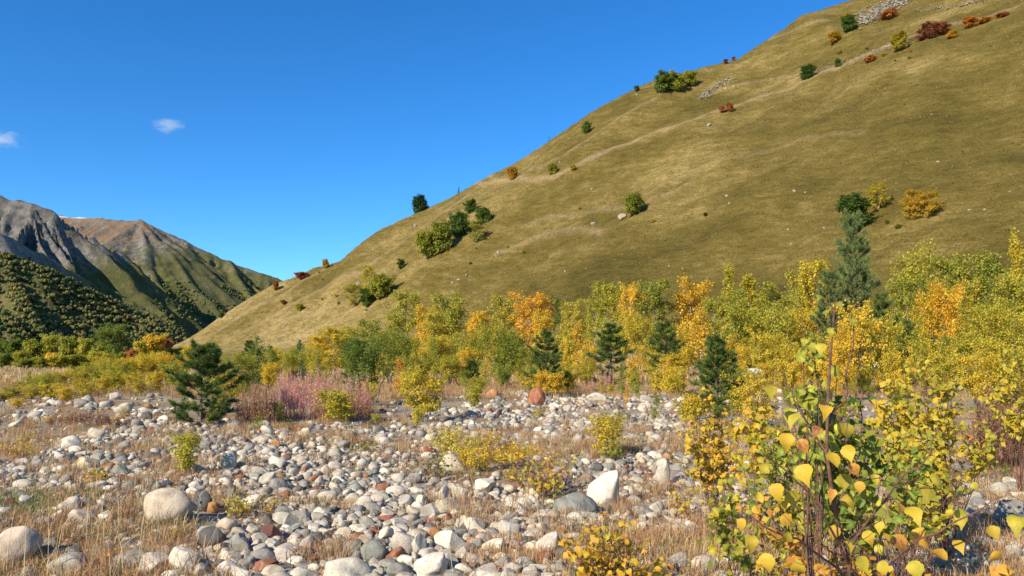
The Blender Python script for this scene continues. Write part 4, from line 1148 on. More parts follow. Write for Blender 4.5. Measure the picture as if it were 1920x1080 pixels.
# --- trees and shrubs of the valley: u, base v, top v, width, form, autumn, depth
VB = [
    # treeline at the far left
    (-25, 0, 622, 76, 'round', .34, 120), (20, 0, 634, 60, 'round', .26, 112), (62, 0, 628, 52, 'round', .42, 118), (92, 0, 622, 50, 'round', .46, 119), (128, 0, 628, 52, 'round', .42, 112), (100, 0, 658, 40, 'round', .66, 104), (165, 0, 632, 46, 'round', .47, 112),
    (214, 0, 606, 64, 'tree', .28, 115), (190, 0, 640, 40, 'round', .40, 108), (286, 0, 622, 56, 'round', .64, 108), (262, 0, 636, 42, 'round', .55, 104), (252, 0, 650, 28, 'round', .91, 100), (312, 0, 632, 40, 'round', .92, 190),
    (36, 0, 652, 46, 'round', .44, 106), (180, 0, 655, 46, 'round', .50, 102), (208, 0, 662, 44, 'round', .46, 98), (118, 0, 664, 44, 'round', .48, 98), (80, 0, 668, 46, 'round', .44, 97), (275, 0, 660, 46, 'round', .57, 96), (305, 0, 656, 46, 'round', .52, 98),
    (52, 0, 672, 40, 'round', .36, 96), (140, 0, 662, 46, 'round', .42, 100), (330, 0, 650, 42, 'round', .44, 110), (232, 0, 655, 40, 'round', .36, 100), (352, 0, 645, 40, 'round', .55, 120), (395, 0, 640, 50, 'round', .48, 120), (8, 0, 660, 44, 'round', .30, 98),
    # yellow willow hedge
    (42, 0, 712, 60, 'shrub', .50, 30), (84, 0, 704, 58, 'willow', .52, 31), (120, 0, 694, 60, 'willow', .55, 31), (155, 0, 684, 58, 'shrub', .53, 32), (190, 0, 668, 60, 'willow', .55, 33), (222, 0, 672, 58, 'willow', .56, 34), (258, 0, 660, 60, 'willow', .59, 34), (292, 0, 664, 52, 'willow', .60, 35), (320, 0, 662, 48, 'willow', .68, 36),
    (30, 0, 722, 56, 'shrub', .46, 26), (70, 0, 718, 52, 'shrub', .52, 26), (104, 0, 714, 52, 'shrub', .57, 25), (232, 0, 692, 62, 'willow', .50, 28), (165, 0, 704, 58, 'shrub', .54, 27), (200, 0, 700, 54, 'shrub', .58, 28), (290, 0, 690, 60, 'shrub', .60, 29), (262, 0, 696, 50, 'shrub', .57, 27), (40, 0, 745, 40, 'smallshrub', .62, 22), (12, 0, 733, 60, 'shrub', .50, 25), (135, 0, 722, 50, 'smallshrub', .62, 24),
    # round the small pine on the left
    (445, 0, 660, 70, 'willow', .44, 27), (482, 0, 622, 56, 'sapling', .28, 34), (510, 0, 640, 52, 'sapling', .34, 36), (420, 0, 670, 60, 'shrub', .50, 30), (548, 0, 650, 54, 'willow', .46, 38), (562, 0, 632, 36, 'sapling', .16, 42),
    (600, 0, 628, 60, 'tree', .62, 62), (628, 0, 612, 70, 'tree', .58, 66), (590, 0, 650, 50, 'willow', .52, 45), (440, 0, 690, 46, 'shrub', .60, 24),
    # middle
    (700, 756, 632, 106, 'willow', .24, None), (668, 0, 640, 70, 'willow', .27, 30), (735, 0, 615, 86, 'willow', .36, 38), (796, 792, 676, 112, 'shrub', .56, None), (632, 798, 728, 86, 'smallshrub', .50, None),
    (690, 0, 600, 70, 'tree', .38, 70), (655, 0, 610, 60, 'tree', .50, 74), (760, 0, 545, 76, 'tree', .44, 104), (800, 0, 570, 54, 'tree', .68, 100), (842, 0, 550, 88, 'tree', .43, 102), (815, 0, 585, 60, 'tree', .50, 92),
    (896, 0, 582, 56, 'tree', .66, 96), (944, 0, 552, 66, 'tree', .50, 110), (994, 0, 543, 84, 'tree', .735, 106), (1034, 0, 552, 44, 'tree', .22, 122), (1075, 0, 560, 58, 'tree', .52, 104), (1016, 0, 580, 50, 'tree', .62, 98),
    (1140, 0, 530, 70, 'tree', .48, 110), (1184, 0, 528, 46, 'tree', .66, 106), (1232, 0, 524, 84, 'tree', .37, 106), (1298, 0, 518, 84, 'tree', .68, 108), (1365, 0, 478, 52, 'spire', .52, 100), (1408, 0, 502, 72, 'spire', .52, 98),
    (1385, 0, 540, 60, 'tree', .42, 92), (1450, 0, 528, 90, 'tree', .45, 94), (1500, 0, 505, 60, 'tree', .47, 98), (1528, 0, 486, 80, 'tree', .56, 96), (1340, 0, 555, 60, 'tree', .45, 88), (1115, 0, 560, 50, 'tree', .46, 98),
    # second row
    (880, 0, 620, 70, 'willow', .46, 52), (760, 0, 630, 80, 'willow', .44, 50), (830, 0, 628, 76, 'willow', .55, 54), (870, 0, 645, 60, 'shrub', .62, 44), (925, 0, 600, 66, 'willow', .48, 58), (960, 0, 612, 60, 'sapling', .44, 50),
    (1085, 0, 598, 70, 'sapling', .64, 46), (1060, 0, 625, 60, 'shrub', .58, 42), (1100, 0, 640, 50, 'shrub', .70, 40), (1200, 0, 585, 60, 'willow', .55, 60), (1165, 0, 600, 54, 'willow', .48, 62), (1312, 0, 566, 76, 'sapling', .66, 48),
    (1285, 0, 600, 60, 'shrub', .60, 50), (1400, 0, 560, 100, 'willow', .45, 50), (1465, 0, 560, 96, 'shrub', .46, 46), (1440, 0, 610, 90, 'shrub', .55, 36), (1380, 0, 620, 70, 'shrub', .62, 38), (1340, 0, 640, 60, 'shrub', .58, 36),
    (1500, 0, 575, 80, 'willow', .58, 48), (940, 728, 615, 96, 'willow', .33, None), (985, 0, 650, 60, 'willow', .38, 34), (1255, 712, 655, 90, 'shrub', .60, None), (1220, 0, 640, 50, 'shrub', .58, 48),
    (780, 0, 655, 70, 'willow', .42, 34), (840, 0, 665, 60, 'willow', .48, 36), (1190, 0, 665, 40, 'smallshrub', .68, 34), (1270, 0, 680, 40, 'smallshrub', .60, 30),
    # right
    (1610, 0, 552, 130, 'shrub', .63, 30), (1570, 0, 590, 80, 'shrub', .66, 27), (1660, 0, 580, 80, 'shrub', .55, 31), (1722, 0, 456, 84, 'tree', .48, 92), (1770, 0, 480, 80, 'tree', .42, 90), (1815, 0, 466, 90, 'tree', .44, 94),
    (1862, 0, 478, 90, 'tree', .36, 92), (1908, 0, 424, 60, 'spire', .56, 88), (1700, 0, 520, 70, 'tree', .40, 80), (1755, 0, 530, 80, 'tree', .38, 74), (1830, 0, 520, 90, 'tree', .40, 72), (1900, 0, 510, 90, 'tree', .46, 70), (1960, 0, 480, 110, 'tree', .44, 80),
    (1780, 0, 524, 92, 'willow', .69, 42), (1735, 0, 560, 80, 'willow', .56, 44), (1840, 0, 560, 100, 'willow', .48, 40), (1895, 0, 560, 90, 'willow', .50, 38), (1945, 0, 560, 90, 'willow', .52, 36), (1700, 0, 600, 90, 'shrub', .45, 32),
    (1800, 0, 610, 110, 'shrub', .50, 28), (1870, 0, 620, 110, 'shrub', .56, 25), (1740, 0, 630, 90, 'shrub', .52, 26), (1930, 0, 640, 110, 'shrub', .52, 22), (1680, 0, 640, 70, 'shrub', .60, 25), (1830, 0, 650, 100, 'shrub', .60, 21),
    (1520, 0, 610, 70, 'shrub', .50, 30), (1480, 0, 630, 70, 'shrub', .60, 27), (1550, 0, 630, 70, 'shrub', .64, 24),
    # low shrubs on the bar
    (345, 892, 806, 80, 'smallshrub', .47, None), (862, 872, 786, 116, 'low', .55, None), (950, 880, 800, 122, 'low', .68, None), (1140, 862, 776, 80, 'smallshrub', .57, None), (905, 884, 830, 90, 'low', .62, None),
    (1300, 800, 735, 70, 'smallshrub', .62, None), (1415, 760, 690, 110, 'shrub', .60, 16), (1240, 740, 690, 60, 'smallshrub', .55, None),
]
VLAB = {(214, 0): ('tall dark green tree, tallest of the far left treeline', 'the tall tree of the left treeline'), (286, 0): ('orange-yellow birch at the right end of the far left treeline', None),
        (252, 0): ('narrow crimson shrub beside the orange-yellow birch of the left treeline', None), (994, 0): ('round deep orange birch, brightest of the treeline at the foot of the slope', 'the round orange birch'),
        (1365, 0): ('tall pointed yellow birch rising above the treeline left of the tall pine', 'the pointed yellow birch'), (1298, 0): ('wide pale orange birch in the treeline', 'the pale orange birch'),
        (700, 756): ('green willow shrub right of the pink stalks', 'the green willow'), (796, 792): ('yellow round shrub in front of the green willow', 'the yellow round shrub'),
        (632, 798): ('dark green and yellow shrub below the pink stalks', None), (345, 892): ('small yellow-green bush standing alone in the stones', 'the small yellow-green bush'),
        (862, 872): ('low yellow shrub with bare grey twigs behind the cream block', 'the low yellow shrub'), (1140, 862): ('small upright yellow shrub above the tall leaning boulder', 'the small upright yellow shrub'),
        (940, 728): ('green shrub with some yellow leaves left of the small pine', 'the green shrub'), (1255, 712): ('yellow shrub between the two small pines', 'the yellow shrub between the pines'),
        (1610, 0): ('bright yellow birch shrub in front of the tall pine', 'the yellow birch under the tall pine'), (1780, 0): ('orange willow shrub right of the tall pine', 'the orange willow'),
        (1312, 0): ('bright yellow young birch with a pale stem before the pale orange birch', None), (258, 0): ('bright yellow willow, tallest of the left hedge', 'the yellow hedge')}
for (u, vb, vt, wpx, form, a, dep) in VB:
    lab = VLAB.get((u, vb), (None, None))
    if (u, vt) == (290, 690): lab = (None, None)
    far = (dep or 20) > 60
    plant_px(u, vb, vt, wpx * 1.08, form, a - (.01 if .4 < a < .62 else 0), depth=dep, val=1.12, spread=.26 if not far else .20, group='trees along the foot of the slope' if far else 'shrubs behind the gravel bar', label=lab[0], lm=lab[1])
# undergrowth between the named shrubs
rf = np.random.default_rng(77); nf = 0
while nf < 150:
    dep = 1 / rf.uniform(1 / 88., 1 / 26.); u = rf.uniform(-30, 1950)
    v0 = 655 + CAMZ * FPX / dep
    if u < 150 and 30 < dep < 85: continue
    if 1180 < u < 1330 and dep < 40: continue
    if 340 < u < 700 and dep < 36: continue
    if 840 < u < 930 and dep < 32: continue
    form = ['shrub', 'willow', 'sapling'][rf.choice(3, p=[.45, .35, .20])]
    hp = rf.uniform(34, 62) if dep < 55 else rf.uniform(30, 52)
    hm = hp * dep / FPX; 
    a = float(np.clip(rf.normal(.50 if u < 700 else .53, .10), .25, .78))
    d = px_dir(u, 600); x = d[0] / d[1] * dep
    leafy(x, dep, float(H(x, dep)), hm * (1.3 if form == 'sapling' else 1), hm * rf.uniform(.8, 1.25) * (.6 if form == 'sapling' else 1), form, a, .26, 1.12, group='shrubs behind the gravel bar')
    nf += 1

# small plants that thin out forward onto the stones
rf = np.random.default_rng(79); nf = 0
while nf < 66:
    dep = 1 / rf.uniform(1 / 34., 1 / 16.); u = rf.uniform(400, 1700)
    if 950 < u < 1060 and dep < 27: continue
    form = ['smallshrub', 'sapling', 'willow'][rf.choice(3, p=[.5, .25, .25])]
    hm = rf.uniform(22, 60) * dep / FPX; a = float(np.clip(rf.normal(.46, .12), .2, .75))
    d = px_dir(u, 600); x = d[0] / d[1] * dep
    leafy(x, dep, float(H(x, dep)), hm * (1.3 if form == 'sapling' else 1), hm * rf.uniform(.8, 1.2) * (.6 if form == 'sapling' else 1), form, a, .26, 1.12, group='shrubs behind the gravel bar')
    nf += 1
# seedlings between the stones
rf = np.random.default_rng(78); nf = 0
while nf < 64:
    y = 1 / rf.uniform(1 / 20., 1 / 5.4); x = rf.uniform(-.62, .62) * y
    if not free_spot(x, y, .05, .8): continue
    hm = rf.uniform(.10, .30) * (1 + y / 25); a = float(np.clip(rf.normal(.55, .16), .28, .92))
    leafy(x, y, float(ground_z(x, y)), hm, hm * rf.uniform(.8, 1.6), 'seedling', a, .3, 1.0, group='seedlings between the stones')
    nf += 1
# ------------------------------------------------------------------ pines
def pine_meshes(seed, Hh, W, nwh, nb, ntuft, needle, nn, mat, droop=0.0, bare=0.0):
    rng = np.random.default_rng(seed)
    S = []; TP = []; TD = []
    pts = np.stack([rng.normal(0, .008 * Hh, 9) * np.linspace(0, 1, 9), rng.normal(0, .008 * Hh, 9) * np.linspace(0, 1, 9), np.linspace(0, Hh * .97, 9)], 1)
    tr = polytube(pts, 0.022 * Hh * (1 - .85 * np.linspace(0, 1, 9)), 7)
    for w_ in range(nwh):
        t = 0.07 + 0.86 * (w_ / (nwh - 1)) ** 0.95
        z = t * Hh
        L0 = W / 2 * (1 - t) ** 0.72 * (0.62 + 0.38 * min(1, t / .14))
        k = nb + rng.integers(-1, 2)
        a0 = rng.uniform(0, 6.28)
        for b in range(k):
            az = a0 + b * 6.28 / k + rng.normal(0, .22)
            Lb = (L0 + 0.03 * W) * rng.uniform(.62, 1.18)
            rise = (0.22 + 0.75 * t - droop) * rng.uniform(.6, 1.4)
            d = np.array([math.cos(az), math.sin(az), 0])
            zj = z + rng.normal(0, .030 * Hh * (1 - t))
            p0 = np.array([0, 0, zj]); m = 5; tt = np.linspace(0, 1, m)
            bp = p0 + d * (Lb * tt)[:, None] + np.array([0, 0, 1]) * (Lb * (rise * tt * .45 + rise * .55 * tt ** 2.2))[:, None]
            rr = 0.007 * Hh * (1 - t * .6) * (1 - .8 * tt)
            for i in range(m - 1): S.append((bp[i], bp[i + 1], rr[i], rr[i + 1]))
            lines = [(bp[2] * .5 + bp[1] * .5, bp[4], 1.0)]
            for q in range(6):
                g = rng.uniform(.28, .95); i = min(int(g * 4), 3); f = g * 4 - i
                s2 = bp[i] * (1 - f) + bp[i + 1] * f
                sa = az + rng.choice([-1, 1]) * rng.uniform(.5, 1.0)
                e2 = s2 + np.array([math.cos(sa), math.sin(sa), rng.uniform(.15, .8)]) * Lb * rng.uniform(.22, .42) * (1.15 - g * .5)
                S.append((s2, e2, 0.0022 * Hh, 0.001 * Hh)); lines.append((s2 * .6 + e2 * .4, e2, .6))
            for (a, b_, wgt) in lines:
                nt_ = max(2, int(ntuft * wgt))
                f = np.linspace(.05, 1, nt_)[:, None]
                TP.append(a + (b_ - a) * f); TD.append(np.repeat(unit((b_ - a)[None]), nt_, 0))
    top = np.array([[0, 0, Hh * x] for x in np.linspace(.90, .985, 6)]); TP.append(top + pts[-1] * [1, 1, 0]); TD.append(np.repeat([[0, 0, 1.0]], 6, 0))
    TP = np.concatenate(TP); TD = np.concatenate(TD); n = len(TP) * nn
    P = np.repeat(TP, nn, 0) + rng.normal(0, needle * .12, (n, 3)); D = np.repeat(TD, nn, 0)
    nd = unit(D * 0.95 + rng.normal(0, .62, (n, 3)) + [0, 0, .18])
    sd = unit(np.cross(nd, rng.normal(size=(n, 3))))
    L = (needle * rng.uniform(.7, 1.25, n))[:, None]; wd = needle * 0.065
    V = np.stack([P - sd * wd, P + sd * wd, P + nd * L], 1).reshape(-1, 3); F = np.arange(3 * n).reshape(-1, 3)
    tone = np.repeat(rng.uniform(0, 1, len(TP)), nn) * .5 + rng.uniform(0, .45, n); tone = np.where(rng.uniform(0, 1, n) < .02, 1.0, tone)
    crown = mesh_np('crown', V, F, mat, False, {'rnd': tone})
    bV, bF = tubes([s[0] for s in S], [s[1] for s in S], [s[2] for s in S], [s[3] for s in S], 4)
    return mesh_np('trunk', tr[0], tr[1], M_BARK, True), mesh_np('branches', bV, bF, M_BARK), crown, Hh, W
PINES = [pine_meshes(400, 1.55, 1.55, 8, 6, 8, .09, 21, M_NEEDLE, .05), pine_meshes(401, 2.2, 1.7, 8, 5, 7, .115, 15, M_NEEDLE), pine_meshes(402, 2.7, 1.8, 8, 5, 7, .125, 15, M_NEEDLE),
         pine_meshes(403, 1.9, 1.3, 10, 6, 6, .105, 15, M_NEEDLE)]
BIGPINE = pine_meshes(410, 8.5, 5.2, 14, 5, 8, .26, 15, M_NEEDLE_BLUE)
def pine(u, vb, vt, wpx, lib, label, lm, depth=None):
    if depth is None: p = hit(u, vb)
    else:
        d = px_dir(u, 600); x = d[0] / d[1] * depth; p = np.array([x, depth, float(H(x, depth))])
    hgt = at(u, vt, p[1])[2] - p[2]; wid = wpx * p[1] / FPX
    tr, br, cr, h0, w0 = lib
    root = empty('pine_tree', (p[0], p[1], p[2] - .02), (u * 1.7) % 6.28, (wid / w0, wid / w0, hgt / h0))
    t = link('trunk', tr, root); link('branches', br, root)['kind'] = 'stuff'; link('crown', cr, root)
    tag(root, label, 'pine tree', 'pines among the shrubs')
    if lm: LANDMARKS.append((lm, u, (vt + max(vb, vt + 60)) / 2))
pine(376, 800, 650, 152, PINES[0], 'small spreading pine standing left of the pink stalks, bare trunk showing', 'the spreading pine')
pine(1024, 742, 622, 90, PINES[1], 'small dense pine behind the rust-red boulder', 'the pine behind the rust-red boulder')
pine(1146, 724, 606, 96, PINES[2], 'small pine with a pale trunk, right of the one behind the rust-red boulder', 'the pine with the pale trunk')
pine(1345, 778, 632, 104, PINES[3], 'slim leaning young pine left of the poplar sapling', 'the slim young pine')
pine(1246, 0, 606, 84, PINES[1], 'bushy grey-green pine beyond the yellow shrub', 'the bushy pine', 46)
pine(1606, 0, 400, 112, BIGPINE, 'tall blue-green pine towering over the yellow birches', 'the tall pine', 45)
pine(1556, 0, 508, 92, BIGPINE, 'smaller blue-green pine at the left foot of the tall pine', None, 44)
pine(1655, 0, 550, 80, PINES[2], 'small pine peeping out right of the tall pine', None, 43)
pine(1776, 0, 636, 54, PINES[1], 'little dark pine half hidden in the yellow shrubs at right', None, 30)
pine(884, 724, 676, 48, PINES[3], 'little dark pine in the gap right of the yellow round shrub', None)
pine(668, 0, 640, 60, PINES[2], 'dark pine top showing behind the pink stalks and the green willow', None, 34)
pine(470, 0, 640, 50, PINES[3], 'dark young pine top behind the spreading pine', None, 40)
pine(1700, 0, 600, 60, PINES[2], 'pine half buried in shrubs below the tall pine, to its right', None, 33)

# ------------------------------------------------------------------ pink stalks and brown weeds
def stalks(name, u, vb, vt, wpx, n, mat, label, lm, seed, cat='wildflowers', depth=None):
    rng = np.random.default_rng(seed); p = hit(u, vb)
    hgt = at(u, vt, p[1])[2] - p[2]; W = wpx * p[1] / FPX
    root = empty(name, p)
    S = []; LV = []
    bx = rng.uniform(-.5, .5, n) * W; by = rng.uniform(-.5, .5, n) * W * .6
    Vm = MB()
    for i in range(n):
        h = hgt * rng.uniform(.55, 1.05) * (1 - 0.55 * (2 * bx[i] / W) ** 4)
        b = np.array([bx[i], by[i], 0]); tip = b + np.array([rng.normal(0, .10), rng.normal(0, .10), 1]) * h
        z0 = float(ground_z(p[0] + bx[i], p[1] + by[i])) - p[2]; b[2] = z0 - .03
        S.append((b, tip, .0045, .002))
        ns = 34
        f = rng.uniform(.30, 1, ns)[:, None]
        c = b + (tip - b) * f
        d = unit(rng.normal(size=(ns, 3)) * [1, 1, .4] + [0, 0, .9]); L = rng.uniform(.05, .16, (ns, 1)) * (1.25 - f)
        sd = unit(np.cross(d, rng.normal(size=(ns, 3)))) * rng.uniform(.003, .009, (ns, 1))
        V = np.stack([c - sd * .4, c + d * L * .6 - sd, c + d * L, c + d * L * .6 + sd], 1).reshape(-1, 3)
        Vm.add(V, np.arange(4 * ns).reshape(-1, 4), np.clip(rng.normal(.55, .2) + rng.normal(0, .15, ns), 0, 1))
    V, F = tubes([s[0] for s in S], [s[1] for s in S], [s[2] for s in S], [s[3] for s in S], 3)
    link('stems', mesh_np('stems', V, F, mat, False, {'rnd': np.repeat(rng.uniform(.1, .5, n), 3)}), root)
    link('seed_heads', Vm.mesh('seed_heads', mat), root)
    tag(root, label, cat)
    if lm: LANDMARKS.append((lm, u, (vb + vt) / 2))
stalks('willowherb_stand', 574, 785, 688, 128, 210, M_PINK, 'stand of feathery pink seed stalks left of the green willow', 'the pink stalks', 1)
stalks('willowherb_stand', 668, 775, 700, 60, 60, M_PINK, 'thin outlying pink stalks between the pink stand and the green willow', None, 2)
stalks('weed_stand', 480, 800, 722, 70, 80, M_WEED, 'red-brown dry weeds between the spreading pine and the pink stalks', None, 3, 'weeds')
stalks('weed_stand', 640, 790, 735, 110, 90, M_WEED, 'brown dry weeds under the pink stalks and the green willow', None, 4, 'weeds')
stalks('weed_stand', 1146, 735, 690, 80, 60, M_PINK, 'brown-pink dry seed heads at the foot of the pine with the pale trunk', None, 5, 'weeds')
stalks('weed_stand', 160, 800, 772, 120, 60, M_WEED, 'low brown dry weeds in the grass left of the spreading pine', None, 6, 'weeds')
stalks('weed_stand', 1886, 880, 720, 120, 120, M_WEED, 'tall pale brown weeds near the right picture edge', None, 7, 'weeds')

# ------------------------------------------------------------------ driftwood
def driftwood():
    rng = np.random.default_rng(31); p = hit(1050, 925)
    root = empty('driftwood', p); k = p[1] / FPX
    for i in range(9):
        az = rng.uniform(-.4, 3.6) if i else 0.3
        L = rng.uniform(40, 95) * k; m = 8; t = np.linspace(0, 1, m)
        pts = np.stack([np.cos(az) * L * t * 1.0 + rng.normal(0, .04 * L, m), np.sin(az) * L * t * .5 + rng.normal(0, .03 * L, m), .04 + L * t * rng.uniform(.1, .55) + rng.normal(0, .05 * L, m)], 1)
        pts[0] = (rng.normal(0, .03), rng.normal(0, .03), .03)
        V, F = polytube(pts, rng.uniform(.018, .034) * (1 - .75 * t), 7)
        link('branch' if i else 'root_stock', mesh_np('branch', V, F, M_DRIFT, True), root)
    tag(root, 'tangle of grey weathered driftwood roots left of the tall leaning boulder', 'driftwood')
    LANDMARKS.append(('the driftwood', 1050, 905))
driftwood()

# ------------------------------------------------------------------ plants near the camera, leaf by leaf
def leaf_mesh(seed, curl, fold, serr=True):
    """a poplar or birch leaf of unit length: base at the origin, tip along +Y, face along +Z"""
    rng = np.random.default_rng(seed)
    prof = [(0, .0), (.02, .07), (.07, .19), (.15, .30), (.27, .375), (.40, .37), (.54, .30), (.66, .195), (.78, .105), (.88, .05), (.95, .02), (1.0, .0)]
    yy_ = np.concatenate([[0, .02, .05], np.linspace(.09, .96, 16), [1.0]]); ww_ = np.interp(yy_, [p[0] for p in prof], [p[1] for p in prof]); prof = list(zip(yy_, ww_))
    V = []; F = []
    n = len(prof)
    for i, (y, wd) in enumerate(prof):
        wl = wd * (1 + rng.normal(0, .03)) * (1.05 if i % 2 else .94); wr = wd * (1 + rng.normal(0, .03)) * (1.05 if i % 2 else .94)
        zc = -curl * (y - .35) ** 2 + curl * .12
        for x in (-wl, -wl * .5, 0, wr * .5, wr):
            V.append((x, y - (0.06 * (abs(x) / .45) if y < .12 else 0), zc + fold * abs(x) + rng.normal(0, .006) + 0.22 * x * math.sin(seed + 4 * y)))
    for i in range(n - 1):
        for j in range(4):
            a = i * 5 + j; F.append((a, a + 1, a + 6, a + 5))
    return mesh_np('leaf', np.array(V), np.array(F), M_BIGLEAF, True)
LEAVES = [leaf_mesh(900 + i, c, f) for i, (c, f) in enumerate([(.6, .12), (1.0, .25), (1.4, .15), (-.7, .22), (1.7, .3), (.9, -.2), (1.1, .4), (.4, .5)])]

def put_leaf(parent, base, size, normal, tip_dir, autumn, val, rng, spread=0.0):
    nz = Vector(normal).normalized(); ty = Vector(tip_dir); ty = (ty - nz * ty.dot(nz)).normalized(); tx = ty.cross(nz)
    o = bpy.data.objects.new('leaf', LEAVES[rng.integers(len(LEAVES))]); COL.objects.link(o)
    o.parent = parent
    M = Matrix((tx, ty, nz)).transposed().to_4x4()
    o.matrix_local = Matrix.Translation(Vector(base)) @ M @ Matrix.Diagonal((size * rng.uniform(.88, 1.1), size, size, 1))
    o.color = (autumn, spread, val, 1)
    return o

def poplar():
    rng = np.random.default_rng(55)
    D = 2.05
    b = at(1604, 1165, D + .12); b[2] = float(ground_z(b[0], b[1]))
    root = empty('poplar_sapling', b); b0 = np.array(b)
    stem_px = [(1604, 1165, .12), (1592, 1060, .08), (1566, 960, .03), (1550, 850, 0), (1552, 760, 0), (1556, 680, .01), (1562, 610, .02), (1566, 566, .03)]
    P = np.array([at(u, v, D + d) for u, v, d in stem_px]); P[0] = b0
    from_ = P - b0
    V, F = polytube(from_, np.linspace(.0062, .0018, len(P)), 8)
    holders = [(link('stem', mesh_np('stem', V, F, M_REDSTEM, True), root), P)]
    side = [  # side branches: points u, v, depth offset
        [(1592, 1060, .08), (1530, 950, -.05), (1480, 885, -.08), (1430, 850, -.10)],
        [(1585, 1045, .07), (1640, 960, -.05), (1690, 900, -.10), (1738, 860, -.15), (1760, 800, -.15)],
        [(1596, 1090, .1), (1500, 1010, -.15), (1430, 985, -.2), (1390, 960, -.2)],
        [(1598, 1110, .1), (1700, 1030, -.1), (1780, 985, -.2), (1840, 950, -.2), (1880, 930, -.2)],
        [(1553, 800, 0), (1585, 745, .05), (1592, 690, .06), (1600, 640, .08), (1603, 600, .08)],
        [(1566, 960, .03), (1610, 850, .1), (1618, 780, .12), (1612, 720, .12)],
        [(1550, 850, 0), (1500, 770, .1), (1475, 720, .12), (1462, 690, .12)],
        [(1596, 1095, .1), (1560, 1040, -.2), (1540, 1020, -.3)],
    ]
    for br in side:
        Q = np.array([at(u, v, D + d) for u, v, d in br]) - b0
        tt = np.linspace(0, len(Q) - 1, 10); Q = np.stack([np.interp(tt, np.arange(len(Q)), Q[:, k]) for k in range(3)], 1)
        Q[1:-1] += rng.normal(0, .003, (8, 3))
        V, F = polytube(Q, np.linspace(.0034, .0011, 10), 6)
        holders.append((link('branch', mesh_np('branch', V, F, M_REDSTEM, True), root), Q + b0))
    # leaves as the photograph shows them: centre u, v, length px, lean of the tip (deg from straight down, + to the right), autumn, brightness
    LV = [(1512, 893, 58, 8, .63, 1.0), (1562, 868, 50, -4, .68, 1.0), (1592, 852, 46, 10, .68, 1.0), (1488, 793, 54, -12, .50, 1.0), (1446, 736, 38, -10, .54, 1.0), (1474, 832, 52, -14, .66, 1.0), (1541, 656, 34, 5, .56, 1.0),
          (1572, 700, 40, 30, .48, .8), (1593, 744, 44, 18, .46, .75), (1537, 776, 46, -16, .68, 1.0), (1572, 806, 44, -8, .52, .65), (1590, 810, 44, 14, .54, .65), (1505, 838, 42, 30, .86, .9), (1530, 812, 34, -30, .84, .8),
          (1560, 930, 34, -8, .86, 1.1), (1458, 926, 50, -6, .66, .95), (1486, 936, 48, 14, .57, .75), (1464, 950, 34, 4, .64, .9), (1583, 905, 44, -6, .55, .7), (1420, 932, 28, -8, .64, 1.0), (1440, 1056, 50, 5, .70, 1.0),
          (1410, 1020, 42, -10, .60, .8), (1615, 1062, 50, 8, .58, 1.0), (1650, 990, 34, -10, .60, 1.0), (1628, 1008, 40, 24, .66, .9), (1712, 972, 56, 14, .58, 1.0), (1733, 1012, 58, 10, .76, 1.0), (1752, 905, 48, 30, .52, 1.0),
          (1738, 930, 50, -12, .55, .62), (1806, 972, 52, 22, .57, .9), (1690, 1020, 48, 2, .82, .75), (1660, 945, 30, 20, .60, 1.0), (1480, 978, 44, 40, .70, .8), (1430, 880, 30, -20, .56, .9), (1596, 940, 40, 30, .60, .7),
          (1612, 915, 34, -14, .74, .9), (1564, 1000, 40, -20, .74, .8), (1718, 1072, 50, 4, .56, 1.0), (1762, 1045, 46, -24, .72, .9), (1912, 992, 60, -8, .50, 1.0), (1860, 1000, 38, 20, .62, .8), (1390, 985, 36, -26, .72, .9),
          (1500, 1066, 44, 16, .66, .8), (1540, 1078, 48, -20, .78, .8), (1660, 1070, 44, 22, .62, .9), (1586, 1030, 40, 12, .60, .8), (1470, 1010, 40, -30, .64, .8), (1640, 900, 32, 10, .57, .9), (1600, 880, 36, 30, .82, .9),
          (1445, 1000, 36, 12, .80, .8), (1680, 955, 34, -16, .76, .9), (1800, 1030, 40, 10, .70, .9), (1550, 590, 22, 10, .40, .9), (1575, 575, 24, 30, .34, .9), (1535, 560, 22, -20, .36, .9), (1600, 605, 24, 10, .38, .9), (1560, 625, 28, -8, .46, .9)]
    nodes = np.concatenate([h_[1] for h_ in holders])
    pet = MB()
    for (u, v, L, lean, a, val) in LV:
        dd = D + rng.normal(-.05, .10)
        size = L * 0.77 * dd / FPX
        la = R(lean)
        tip = Vector((math.sin(la), rng.normal(0, .25), -math.cos(la)))
        c = at(u, v, dd); base = np.array(c) - np.array(tip) * size * .48
        nrm = Vector((rng.normal(-.35, .65), -1.0, rng.normal(.35, .55)))
        held = min(holders, key=lambda h_: np.linalg.norm(h_[1] - base, axis=1).min())[0]
        put_leaf(held, base - b0, size, nrm, tip, a + rng.normal(0, .02), val, rng)
        j = np.argmin(np.linalg.norm(nodes - base, axis=1))
        n0 = nodes[j]
        if np.linalg.norm(n0 - base) > .16: n0 = base + np.array([rng.normal(0, .02), .04, .05])
        mid = (n0 + base) / 2 + np.array([0, 0, .012])
        V, F = tubes([n0 - b0, mid - b0], [mid - b0, base - b0], [.0011, .0010], [.0010, .0009], 4); pet.add(V, F)
    link('petioles', pet.mesh('petioles', M_REDSTEM), root)['kind'] = 'stuff'
    tag(root, 'poplar sapling with big yellow and orange leaves close to the camera', 'sapling')
    LANDMARKS.append(('the poplar sapling', 1560, 800))
poplar()

